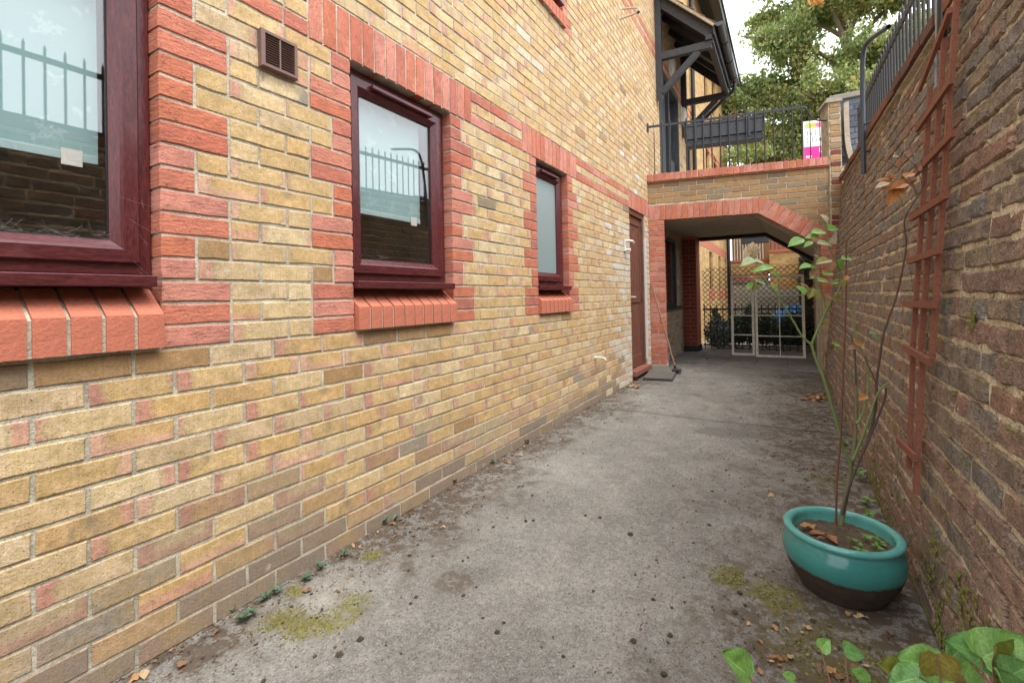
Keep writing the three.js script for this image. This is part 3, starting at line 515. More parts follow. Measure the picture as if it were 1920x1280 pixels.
// ------------------------------------------------------------------ old retaining wall (right), leaning back; local x = -s, y up the face, z towards the passage
const BAT = 0.1, RX = 2.13, LEN_UP = Math.sqrt(1 + BAT * BAT);
const rwall = thing('retaining_wall', 'old weathered brown and purple brick retaining wall with mossy mortar', 'wall');
rwall.position.set(RX, 0, 0); rwall.rotation.set(-Math.atan(BAT), -Math.PI / 2, 0, 'YXZ');
const topAt = (s) => 2.28 + 0.055 * Math.max(0, s - 1.8);
const RS0 = -1.9, RS1 = 6.75, PC = 0.0785;
{
  const rb = new Bricks(rwall, 300), rows = Math.floor(2.56 / PC);
  for (let j = -1; j < rows; j++) {
    const y = j * PC + 0.004, header = [3, 9, 11, 12, 13, 17, 20, 24, 28].includes(j), P = header ? 0.1185 : 0.2365;
    let s = RS0 + rr(0, P); if (j % 2) s += P / 2; s -= P;
    while (s < RS1) {
      let L = P; const q = rng(); if (!header && q < 0.14) L = 0.1185; if (header && q < 0.1) L = 0.2365;
      const a = Math.max(s, RS0), b = Math.min(s + L, RS1); s += L; if (b - a < 0.04 || y + PC > topAt((a + b) / 2) * LEN_UP) continue;
      rb.add('brick', rng() < (y < 0.95 ? 0.5 : 0.1) ? 'oldred' : 'old', -(a + b) / 2, y + PC / 2 + rr(-0.003, 0.003), b - a - rr(0.009, 0.015), { h: PC - rr(0.012, 0.018), w: rr(-0.004, 0.004), rot: rr(-0.012, 0.012), tilt: rr(-0.02, 0.02) });
    }
  }
  rb.finish('brickwork', matB);
  // uneven mortar sheet
  const nx = 420, ny = 130, g = new THREE.PlaneGeometry(RS1 - RS0, 2.62, nx, ny); g.translate(-(RS0 + RS1) / 2, 1.16, 0);
  const p = g.attributes.position, uv = g.attributes.uv;
  for (let i = 0; i < p.count; i++) {
    let x = p.getX(i), y = p.getY(i); const s = -x, lim = topAt(s) * LEN_UP - 0.01; if (y > lim) { y = lim; p.setY(i, y); }
    p.setZ(i, -0.0075 + (nz(T32, x * 0.35, y * 0.35) - 0.5) * 0.010 + (nz(T128, x * 0.4, y * 0.4) - 0.5) * 0.01); uv.setXY(i, x, y);
  }
  g.computeVertexNormals(); part('mortar', g, mOldMortar, rwall);
  part('core', prism([[-RS1, -0.2], [-RS0, -0.2], [-RS0, topAt(RS0) - 0.02], [-1.8, topAt(1.8) - 0.02], [-RS1, topAt(RS1) - 0.02]], -0.33, -0.03), mOldMortar, rwall);
  // coping of brick tiles with a mortar fillet under it
  const cg = rbx(-0.112, 0.112, -0.03, 0.03, -0.15, 0.15, 0.006), mc = [[118, 66, 52], [104, 62, 50], [124, 74, 58], [96, 64, 54]].map((c) => std({ color: col(c[0] * 1.02, c[1] * 1.12, c[2] * 1.15), bumpMap: tOldMortar.bump, bumpScale: 0.006, roughness: 0.95 }));
  for (let s = RS0 + 0.1; s < 6.6; s += 0.231) { const m = part('coping_brick', cg, pick(mc), rwall); m.position.set(-s, topAt(s) * LEN_UP + 0.026 + rr(-0.003, 0.003), -0.11 + rr(-0.006, 0.006)); m.rotation.set(BAT, 0, -(s > 1.8 ? Math.atan(0.055) : 0) + rr(-0.01, 0.01)); }
  part('mortar_fillet', bar([-RS0, topAt(RS0) - 0.012, 0.004], [-1.8, topAt(1.8) - 0.012, 0.004], 0.035, 0.03), mOldMortar, rwall);
  part('mortar_fillet', bar([-1.8, topAt(1.8) * LEN_UP - 0.012, 0.004], [-6.55, topAt(6.55) * LEN_UP - 0.012, 0.004], 0.035, 0.03), mOldMortar, rwall);
  // moss cushions along the foot and on a few joints
  const mossM = std({ color: new THREE.Color(0.15, 0.15, 0.035), roughness: 1 }), mg = new THREE.IcosahedronGeometry(1, 2), pos = mg.attributes.position;
  for (let i = 0; i < pos.count; i++) { const k = 0.75 + 0.5 * nz(T32, pos.getX(i) * 0.3 + 0.5, pos.getY(i) * 0.3 + pos.getZ(i) * 0.21 + 0.5); pos.setXYZ(i, pos.getX(i) * k, pos.getY(i) * k, pos.getZ(i) * k); } mg.computeVertexNormals();
  const lumps = []; const put = (s, y, r) => { const h = mg.clone(); h.scale(r, r * rr(0.6, 1), r * 0.35); h.rotateZ(rng() * 6); h.translate(-s, y, 0.002); lumps.push(h); };
  for (let i = 0; i < 900; i++) { const w = rng(), s = w < 0.5 ? rr(0.85, 1.45) : w < 0.8 ? rr(1.9, 2.7) : rr(1.3, 4.2); put(s, Math.pow(rng(), 1.8) * (w < 0.8 ? 0.3 : 0.12) + 0.01, rr(0.003, 0.010)); }
  for (let i = 0; i < 26; i++) put(rr(1.21, 1.26), rr(1.0, 1.045), rr(0.004, 0.009));
  for (let i = 0; i < 60; i++) put(rr(0.8, 4), Math.round(rr(3, 28)) * PC, rr(0.003, 0.007));
  const ms = part('moss', mergeGeometries(lumps), mossM, rwall); ms.userData.kind = 'stuff';
}
// ------------------------------------------------------------------ brick footbridge over the archway; local x along its face, z towards the camera
const SK = Math.atan(0.21);
const bridge = thing('footbridge', 'brick footbridge with red soldier course arch over the end of the passage', 'bridge');
bridge.position.set(0, 0, -6.2); bridge.rotation.y = SK;
{
  const bb = new Bricks(bridge, 300);
  // soldier course, level then sloping
  let n = 19, a = 0.005, b = 1.45, p = (b - a) / n;
  for (let i = 0; i < n; i++) bb.add('soldier_brick', 'red', a + p * (i + 0.5), 2.2 + 0.1075, 0.215, { rot: Math.PI / 2, h: p - 0.010, w: 0.004 + rr(0, 0.002) });
  const ang = 0.582, dx = Math.cos(ang), dy = -Math.sin(ang), nx = Math.sin(ang), ny = Math.cos(ang), L = 0.9, ns = 11, ps = L / ns;
  for (let i = 0; i < ns; i++) { const t = ps * (i + 0.5) + 0.006; bb.add('soldier_brick', 'red', 1.452 + dx * t + nx * 0.1075, 2.198 + dy * t + ny * 0.1075, 0.215, { rot: Math.PI / 2 - ang, h: ps - 0.011, w: 0.0045 + rr(0, 0.002) }); }
  part('wedge_brick', prism([[1.4555, 2.205], [1.452 + nx * 0.213 - 0.007, 2.2 + ny * 0.213], [1.457, 2.415]], -0.1, 0.004), mRedPlain, bridge);
  // yellow stock courses above, stopping on the slope
  for (let j = 0; j < 11; j++) {
    const y = 2.672 - j * 0.0755; let u0 = 0.003; if (y < 2.42) u0 = 1.50 + (2.40 - y - 0.055) / 0.655; if (u0 > 2.2) break;
    let u = (j % 2 ? -0.1 : 0.0) - 0.006; while (u < 2.29) { const l = Math.max(u + 0.005, u0), r = Math.min(u + 0.2205, 2.287); if (r - l > 0.03) bb.add('brick', 'dull', (l + r) / 2, y + 0.0325, r - l, { w: rr(-0.002, 0.002) }); u += 0.2255; }
  }
  // creasing ledge and brick-on-edge coping
  part('creasing_tile', [rbx(-0.002, 2.29, 2.744, 2.758, -0.34, 0.03, 0.003), rbx(-0.002, 2.29, 2.7605, 2.772, -0.34, 0.042, 0.003)], std({ map: tOldMortar.map, color: col(216, 150, 128) }), bridge);
  for (let i = 0; i < 30; i++) bb.add('coping_brick', 'red', 0.036 + i * 0.0763, 2.775 + 0.05, 0.1, { rot: Math.PI / 2, h: 0.066, w: 0.02 + rr(-0.002, 0.003) });
  part('coping_mortar', bx(0, 2.29, 2.774, 2.868, -0.2, 0.012), mOldMortar, bridge);
  // left pillar
  for (let j = 0; j < 28; j++) {
    const y = 0.095 + j * 0.0751; if (j % 2) bb.add('pillar_brick', 'red', 0.112, y + 0.0325, 0.215, { w: rr(0, 0.002) }); else { bb.add('pillar_brick', 'red', 0.056, y + 0.0325, 0.1025, { w: rr(0, 0.002) }); bb.add('pillar_brick', 'red', 0.168, y + 0.0325, 0.1025, { w: rr(0, 0.002) }); }
    for (const [z, l] of (j % 2 ? [[-0.215, 0.215], [-0.385, 0.1025]] : [[-0.165, 0.1025], [-0.335, 0.215]])) bb.add('pillar_brick', 'red', 0.2215, y + 0.0325, l, { w: z, ry: Math.PI / 2 });
  }
  part('pillar_core', bx(0.004, 0.215, 0.09, 2.199, -0.445, -0.006), mMortar, bridge);
  part('pillar_base', rbx(0.0, 0.235, -0.02, 0.09, -0.46, 0.012, 0.008), mConc, bridge);
  // springing pier on the right
  for (let j = 0; j < 23; j++) { const y = 0.01 + j * 0.0751, red = j > 13; const k0 = 2.178, k1 = 2.5; if (j % 2) bb.add('pier_brick', red ? 'red' : 'dirty', (k0 + k0 + 0.215) / 2, y + 0.0325, 0.215, { w: 0.006 + rr(0, 0.003) }); else bb.add('pier_brick', red ? 'red' : 'dirty', k0 + 0.05, y + 0.0325, 0.1025, { w: 0.006 + rr(0, 0.003) }); if (!(j % 2)) bb.add('pier_brick', red ? 'red' : 'dirty', k0 + 0.163, y + 0.0325, 0.1025, { w: 0.006 }); }
  part('pier_core', bx(2.182, 2.5, -0.02, 1.72, -0.31, -0.002), mMortar, bridge);
  bb.finish('brickwork', matA);
  part('mortar', prism([[0.001, 2.2], [1.452, 2.2], [2.17, 1.722], [2.5, 1.722], [2.5, 2.744], [0.001, 2.744]], -0.31, -0.006), mOldMortar, bridge);
  // raised end pier of single stacked bricks with the swept mortar edge
  const pb = new Bricks(bridge, 300);
  for (let j = 0; j < 21; j++) { const t = pick(['dull', 'dull', 'darkred', 'dirty', 'grime', 'dull', 'darkred']), y = 1.97 + j * 0.0768; pb.add('end_brick', t, 2.362 + rr(-0.004, 0.004), y + 0.0325, 0.118 + rr(-0.006, 0.006), { h: 0.058, w: 0.036 + rr(-0.004, 0.004), tilt: rr(-0.04, 0.04) }); }
  pb.finish('end_brickwork', matA);
  part('end_pier', bx(2.292, 2.43, 1.96, 3.575, -0.3, 0.024), mOldMortar, bridge);
  part('cap_stone', prism([[2.25, 3.575], [2.445, 3.575], [2.445, 3.62], [2.275, 3.635]], -0.32, 0.05), mConc, bridge);
}
{ // soffit slab, deck, rear beam (world frame, parts of the bridge placed by the inverse)
  bridge.updateMatrixWorld(true); const inv = bridge.matrixWorld.clone().invert();
  const put = (name, g, m) => part(name, g.applyMatrix4(inv), m, bridge);
  const skewed = (pts, back, front) => { const g = prism(pts, 0, 1), p = g.attributes.position; for (let i = 0; i < p.count; i++) { const x = p.getX(i), t = p.getZ(i); p.setZ(i, -mix(front + 0.21 * x, back, t)); } g.computeVertexNormals(); return muv(g); };
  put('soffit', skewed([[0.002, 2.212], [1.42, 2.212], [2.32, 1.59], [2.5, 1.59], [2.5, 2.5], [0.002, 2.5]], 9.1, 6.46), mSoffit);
  put('deck', skewed([[0.003, 2.52], [2.6, 2.52], [2.6, 2.70], [0.003, 2.70]], 9.1, 6.46), mConc);
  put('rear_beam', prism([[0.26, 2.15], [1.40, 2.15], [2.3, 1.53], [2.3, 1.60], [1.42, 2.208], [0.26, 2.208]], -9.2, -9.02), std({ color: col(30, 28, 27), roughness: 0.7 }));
  const g = new Bricks(bridge, 0); g.limit = 0; // rear pillar, too far for single bricks
  const v = new THREE.Vector3();
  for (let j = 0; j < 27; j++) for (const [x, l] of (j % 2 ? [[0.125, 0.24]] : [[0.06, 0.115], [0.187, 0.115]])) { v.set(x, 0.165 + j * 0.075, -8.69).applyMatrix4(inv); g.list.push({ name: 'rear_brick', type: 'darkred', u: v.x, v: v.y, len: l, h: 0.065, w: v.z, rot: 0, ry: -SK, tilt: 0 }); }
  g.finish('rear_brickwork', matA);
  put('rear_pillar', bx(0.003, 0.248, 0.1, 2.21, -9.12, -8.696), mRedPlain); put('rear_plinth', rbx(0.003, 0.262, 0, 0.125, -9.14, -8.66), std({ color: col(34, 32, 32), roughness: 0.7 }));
  put('side_wall', bx(2.14, 2.5, -0.1, 1.7, -9.3, -6.98), mOldMortar);
}
// swept parapet end and the grey painted wall behind it
const gw = thing('painted_wall', 'grey blue painted brick wall end behind the raised bridge pier', 'wall');
{
  gw.position.set(2.44, 0, -6.95); const rowsG = 15, m = ['5a5f6c', '666b76', '545966', '707480'].map((h) => std({ color: new THREE.Color('#' + h), bumpMap: tOldMortar.bump, bumpScale: 0.006, roughness: 0.8 }));
  const g1 = rbx(-0.1075, 0.1075, -0.033, 0.033, -0.05, 0, 0.006), g2 = rbx(-0.05, 0.05, -0.033, 0.033, -0.05, 0, 0.006);
  for (let j = 0; j < rowsG; j++) for (let i = 0; i < 6; i++) { const off = (j % 2) * 0.1125, q = part('brick', g1, pick(m), gw); q.position.set(0.11 + i * 0.225 - off + rr(-0.002, 0.002), 2.56 + j * 0.077, rr(-0.003, 0.003)); }
  part('mortar', bx(-0.1, 1.4, 2.3, 3.7, -0.25, -0.006), std({ color: col(92, 97, 108), bumpMap: tOldMortar.bump, bumpScale: 0.006, roughness: 1 }), gw);
  part('coping', rbx(-0.16, 1.45, 3.69, 3.76, -0.28, 0.03, 0.01), mConc, gw);
}
const sweep = thing('parapet_sweep', 'curved pale mortar edge sweeping down from the end pier to the wall coping', 'wall');
{
  const pts = []; for (let i = 0; i <= 14; i++) { const t = i / 14; pts.push([2.47 + 0.14 * Math.pow(t, 4), mix(3.56, 2.62, Math.pow(t, 0.85))]); }
  const outer = pts.map((p) => [p[0], p[1]]), inner = pts.slice().reverse().map((p) => [p[0] - 0.055, p[1] - 0.02]);
  part('edge', prism([...outer, ...inner], -6.9, -6.66), std({ map: tConc.map, color: new THREE.Color(1.5, 1.42, 1.3), bumpMap: tConc.bump, bumpScale: 0.006, roughness: 1 }), sweep);
}
// ------------------------------------------------------------------ railings
function railing(th, pts, barTop, barBot, pitch, mat, r = 0.0105) { // pts: rail polyline in world
  const c = new THREE.CatmullRomCurve3(pts.map((p) => new THREE.Vector3(...p)), false, 'catmullrom', 0.02), L = c.getLength(), n = Math.round(L / pitch);
  for (let i = 0; i <= n; i++) { const q = c.getPointAt(clamp(i / n)); const m = part('bar', [rod([q.x, barBot(q), q.z], [q.x, q.y + barTop, q.z], r, r, 6), rod([q.x, q.y + barTop, q.z], [q.x, q.y + barTop + 0.03, q.z], r, 0.001, 6)], mat, th); }
  return c;
}
{
  const z = (x) => -(6.2 + 0.21 * x) - 0.06;
  const r1 = thing('bridge_railing', 'black iron spiked railing along the footbridge coping', 'railing');
  railing(r1, [[0.2, 3.6, z(0.2)], [1.95, 3.6, z(1.95)]], 0.045, () => 2.86, 0.109, mIron);
  part('top_rail', bar([-0.02, 3.6, z(0)], [1.96, 3.6, z(1.96)], 0.012, 0.034, [0, 1, 0]), mIron, r1);
  part('curved_end', tube([[1.95, 3.6, z(1.95)], [2.0, 3.58, z(2)], [2.05, 3.48, z(2.05)], [2.12, 3.40, z(2.12)], [2.24, 3.37, z(2.24)]], 0.01, 20, 6), mIron, r1);
  for (const x of [2.045, 2.155]) part('bar', rod([x, 2.86, z(x)], [x, x < 2.1 ? 3.62 : 3.5, z(x)], 0.008, 0.005, 6), mIron, r1);
  part('bar', rod([0.09, 2.86, z(0.09)], [0.09, 3.66, z(0.09)], 0.008, 0.004, 6), mIron, r1);
  part('wall_plate', rbx(-0.003, 0.012, 3.53, 3.65, z(0) - 0.04, z(0) + 0.04), mIron, r1);
  const r2 = thing('street_railing', 'dark spiked iron railing on top of the retaining wall', 'railing');
  const tx = 2.425, rt = (s) => topAt(s) + 0.52;
  const A = [[tx, rt(-1.8), 1.8], [tx, rt(1.8), -1.8], [tx + 0.01, rt(5.5), -5.5]];
  railing(r2, A, 0.075, (q) => topAt(-q.z) - 0.02, 0.105, mIron, 0.0085);
  for (let i = 0; i < 2; i++) { part('top_rail', bar(A[i], A[i + 1], 0.012, 0.04, [0, 1, 0]), mIron, r2); part('bottom_rail', bar([A[i][0], A[i][1] - 0.43, A[i][2]], [A[i + 1][0], A[i + 1][1] - 0.43, A[i + 1][2]], 0.012, 0.035, [0, 1, 0]), mIron, r2); }
  const hp = thing('handrail_post', 'bent blue grey handrail post fixed to the face of the retaining wall', 'handrail');
  const mHp = std({ color: col(62, 72, 88), roughness: 0.4 });
  part('post', tube([[2.315, 2.10, -4.17], [2.315, 2.6, -4.14], [2.315, 3.02, -4.05], [2.32, 3.08, -4.0], [2.335, 3.1, -3.95], [2.42, 3.04, -3.62]], 0.017, 40, 8), mHp, hp);
  part('bracket', rod([2.315, 2.28, -4.16], [2.38, 2.28, -4.16], 0.01), mHp, hp); part('bracket', rod([2.315, 2.5, -4.15], [2.43, 2.52, -4.05], 0.009), mHp, hp);
  const pp = thing('black_pipe', 'short black pipe end hanging over the retaining wall coping behind the trellis', 'pipe');
  part('pipe', rod([2.325, 2.13, -1.9], [2.34, 2.62, -1.9], 0.017, 0.017, 10), mPlasticBlack, pp); part('pale_strip', rod([2.312, 1.98, -1.935], [2.33, 2.6, -1.935], 0.006, 0.006, 6), std({ color: col(150, 156, 170), roughness: 0.5 }), pp);
}
// ------------------------------------------------------------------ trellis on the retaining wall
{
  const t = thing('trellis', 'red brown stained wooden fan trellis fixed to the retaining wall', 'trellis');
  const W = (s, y, o) => [RX + BAT * y - o, y, -s];
  const B = (name, a, b, w, d, o) => part(name, bar(W(a[1], a[0], o), W(b[1], b[0], o), w, d, [1, 0, 0]), mTrellis, t);
  B('upright', [0.86, 1.475], [2.45, 1.68], 0.022, 0.016, 0.034);
  B('upright', [0.86, 1.645], [2.12, 1.78], 0.022, 0.016, 0.034);
  B('upright', [0.86, 1.775], [1.98, 1.94], 0.022, 0.016, 0.034);
  B('upright', [0.37, 1.49], [0.88, 1.60], 0.022, 0.016, 0.036);
  B('upright', [0.42, 1.625], [0.88, 1.76], 0.018, 0.016, 0.036);
  for (const [y0, s0, y1, s1] of [[2.03, 2.07, 2.175, 1.66], [1.84, 2.04, 1.865, 1.53], [1.63, 1.98, 1.65, 1.43], [1.433, 1.985, 1.44, 1.42], [1.24, 1.945, 1.253, 1.44], [1.053, 1.94, 1.063, 1.44], [0.872, 1.84, 0.862, 1.43], [0.485, 1.79, 0.505, 1.48]]) B('rung', [y0, s0], [y1, s1], 0.026, 0.014, 0.0495);
}
// ------------------------------------------------------------------ porch on the house above the bridge deck
{
  const p = thing('timber_porch', 'dark painted timber lean-to porch with tiled roof above the footbridge', 'porch');
  for (const s of [6.9, 9.0]) {
    part('wall_post', prism([[0.003, 4.24], [0.05, 4.16], [0.095, 4.24], [0.095, 5.95], [0.003, 5.95]], -s - 0.045, -s + 0.045), mBlackWood, p);
    part('tie_beam', bar([0.095, 4.90, -s], [0.83, 4.88, -s], 0.11, 0.085, [0, 0, 1]), mBlackWood, p);
    part('brace', bar([0.09, 4.33, -s], [0.64, 4.83, -s], 0.09, 0.07, [0, 0, 1]), mBlackWood, p);
    part('bargeboard', bar([0.0, 5.86, -s], [0.83, 5.05, -s], 0.15, 0.05, [0, 0, 1]), mBlackWood, p);
  }
  for (const s of [7.4, 7.9, 8.4]) part('rafter', bar([0.0, 5.82, -s], [0.83, 5.02, -s], 0.08, 0.045, [0, 0, 1]), mBlackWood, p);
  part('wall_plate', bar([0.8, 4.97, -6.82], [0.8, 4.95, -9.08], 0.09, 0.07, [0, 1, 0]), mBlackWood, p);
  part('lower_beam', bar([0.83, 4.92, -6.86], [0.83, 4.9, -9.06], 0.05, 0.05, [0, 1, 0]), mBlackWood, p);
  part('boarding', prism([[0.0, 5.93], [0.86, 5.09], [0.86, 5.105], [0.0, 5.945]], -9.1, -6.82), mBlackWood, p);
  const tm = [[110, 70, 54], [122, 78, 58], [98, 66, 54], [116, 82, 64]].map((c) => std({ color: col(...c), bumpMap: tOldMortar.bump, bumpScale: 0.003, roughness: 0.95 }));
  const tg = rbx(-0.082, 0.082, -0.007, 0.007, -0.11, 0.11, 0.004); tg.rotateY(Math.PI / 2);
  for (let i = 0; i < 11; i++) for (let k = 0; k < 14; k++) { const f = (i + 0.5) / 11, m = part('roof_tile', tg, pick(tm), p); m.position.set(mix(0.03, 0.86, f), mix(5.96, 5.155, f) + 0.012, -6.86 - k * 0.168 - (i % 2) * 0.08); m.rotation.z = -0.70 + rr(-0.03, 0.03); }
  part('verge_mortar', bar([0.0, 5.965, -6.79], [0.88, 5.105, -6.79], 0.035, 0.04, [0, 0, 1]), std({ map: tConc.map, color: new THREE.Color(1.3, 1.22, 1.05), roughness: 1 }), p);
  part('fascia', bx(0.862, 0.885, 4.98, 5.11, -9.1, -6.8), mBlackWood, p);
  const gg = new THREE.CylinderGeometry(0.06, 0.06, 2.36, 14, 1, true, 0, Math.PI); gg.rotateX(Math.PI / 2); gg.rotateZ(-Math.PI / 2); const gut = part('gutter', gg.toNonIndexed(), new THREE.MeshStandardMaterial({ color: col(34, 36, 40), roughness: 0.3, side: THREE.DoubleSide }), p); gut.position.set(0.95, 5.13, -7.96);
  const ec = new THREE.CircleGeometry(0.06, 14, Math.PI, Math.PI); for (const s of [6.78, 9.14]) { const m = part('gutter_end', ec.clone(), std({ color: col(70, 78, 90), roughness: 0.35, side: THREE.DoubleSide }), p); m.position.set(0.95, 5.13, -s + (s < 7 ? 0.002 : -0.002)); }
  for (const s of [7.4, 8.1, 8.8]) part('gutter_bracket', new THREE.TorusGeometry(0.064, 0.008, 6, 14, Math.PI).rotateZ(Math.PI).translate(0.95, 5.13, -s).toNonIndexed(), mPlasticBlack, p);
  part('downpipe', tube([[0.95, 5.07, -9.0], [0.95, 4.98, -9.02], [0.7, 4.8, -9.1], [0.3, 4.55, -9.3], [0.08, 4.4, -9.35], [0.06, 4.2, -9.35], [0.06, 2.8, -9.35]], 0.032, 50, 8), mPlasticBlack, p);
}
{ // bulkhead lamps
  const mk = (s, y) => { const l = thing('wall_lamp', s < 8.5 ? 'white oval bulkhead lamp under the porch roof above the door' : 'white oval bulkhead lamp on the wall beside the porch door', 'lamp'); const g = new THREE.SphereGeometry(1, 16, 12); g.scale(0.06, 0.16, 0.085); const d = part('diffuser', g.toNonIndexed(), mWhite, l); d.position.set(0.05, y, -s); part('base', rbx(0.001, 0.03, y - 0.17, y + 0.17, -s - 0.09, -s + 0.09, 0.01), mWhite, l); };
  mk(8.9, 4.63); mk(7.9, 5.2);
}
{ // planter boxes on the railing
  const pl = thing('window_box', 'long dark grey trough planter hooked on the footbridge railing', 'planter');
  const z = (x) => -(6.2 + 0.21 * x) - 0.19; pl.position.set(0.98, 3.2, z(0.98)); pl.rotation.y = SK;
  part('box', [prism([[-0.5, 0.15], [0.5, 0.15], [0.52, 0.37], [-0.52, 0.37]], -0.11, 0.11), rbx(-0.53, 0.53, 0.33, 0.375, -0.12, 0.12, 0.006)], mPlanter, pl); part('drip_tray', rbx(-0.49, 0.51, 0.05, 0.148, -0.09, 0.09, 0.01), mPlanter, pl);
  part('soil', bx(-0.5, 0.5, 0.372, 0.378, -0.1, 0.1), std({ color: col(60, 48, 38) }), pl);
  for (const x of [-0.36, 0.33]) part('hook', [bx(x - 0.012, x + 0.012, 0.1, 0.41, 0.121, 0.127), bx(x - 0.012, x + 0.012, 0.404, 0.41, 0.06, 0.121)], mIron, pl);
  const lg = []; for (let i = 0; i < 60; i++) { const cl = pick([-0.1, -0.08, 0.14, 0.2]), g = leafGeo(0.028, 0.02); g.rotateX(rr(-1, 1)); g.rotateY(rr(0, 6)); g.rotateZ(rr(-1, 1)); g.translate(cl + rr(-0.06, 0.06), 0.38 + rr(0, 0.07), rr(-0.05, 0.05)); lg.push(g); } part('dried_plant', merge(lg), std({ color: col(206, 132, 66), side: THREE.DoubleSide }), pl);
  for (let i = 0; i < 6; i++) part('dead_stem', rod([rr(-0.2, 0.25), 0.37, rr(-0.05, 0.05)], [rr(-0.25, 0.3), 0.37 + rr(0.1, 0.2), rr(-0.08, 0.08)], 0.003, 0.0015, 5), std({ color: col(176, 140, 92) }), pl);
}
function leafGeo(L, W, fold = 0.25, seg = 4) { // pointed oval leaf along +y from the origin, slightly folded and curved
  const pos = [], uv = [], P = (t, s) => { const w = W * Math.pow(Math.sin(Math.PI * Math.pow(t, 0.8)), 0.9) * s; return [w, L * t, Math.abs(w) * fold - 0.25 * L * t * t]; };
  for (let i = 0; i < seg; i++) { const a = i / seg, b = (i + 1) / seg; for (const s of [-1, 1]) { const q = [P(a, 0), P(a, s), P(b, s), P(a, 0), P(b, s), P(b, 0)]; const o = s > 0 ? [0, 1, 2, 3, 4, 5] : [0, 2, 1, 3, 5, 4]; for (const k of o) { pos.push(...q[k]); uv.push(q[k][0] / W * 0.5 + 0.5, q[k][1] / L); } } }
  const g = new THREE.BufferGeometry(); g.setAttribute('position', new THREE.Float32BufferAttribute(pos, 3)); g.setAttribute('uv', new THREE.Float32BufferAttribute(uv, 2)); g.computeVertexNormals(); return g;
}
// ------------------------------------------------------------------ ground
const blobsG = []; // [x, s, rx, rs, kind, strength]
const gp = (px, py) => { const q = onGround(px, py); return [q.x, -q.z]; };
for (const [px, py, r, k, w] of [[530, 1165, 0.10, 'moss', 1], [585, 1175, 0.10, 'moss', 1], [640, 1155, 0.09, 'moss', 1], [665, 1125, 0.07, 'moss', 0.8], [560, 1105, 0.05, 'moss', 0.7], [600, 1125, 0.10, 'pale', 0.9], [650, 1090, 0.09, 'pale', 0.6], [700, 1040, 0.05, 'moss', 0.5], [770, 1065, 0.07, 'soil', 0.6], [860, 1085, 0.09, 'soil', 0.6], [1365, 1080, 0.07, 'moss', 0.8], [1455, 1115, 0.09, 'moss', 0.9], [1400, 1095, 0.09, 'soil', 0.5], [1560, 1215, 0.16, 'moss', 0.5], [1620, 1240, 0.16, 'moss', 0.5], [1430, 1165, 0.14, 'soil', 0.7], [1330, 1150, 0.12, 'soil', 0.45], [1540, 1170, 0.10, 'soil', 0.6], [1420, 1010, 0.14, 'soil', 0.5], [1460, 930, 0.18, 'soil', 0.5], [1500, 870, 0.2, 'soil', 0.45], [1535, 900, 0.15, 'moss', 0.4], [330, 1275, 0.14, 'soil', 0.8], [420, 1215, 0.10, 'soil', 0.8], [1640, 1120, 0.1, 'soil', 0.6]]) { const [x, s] = gp(px, py); blobsG.push([x, s, r, k, w]); }
const [stx, sts] = gp(1365, 812);
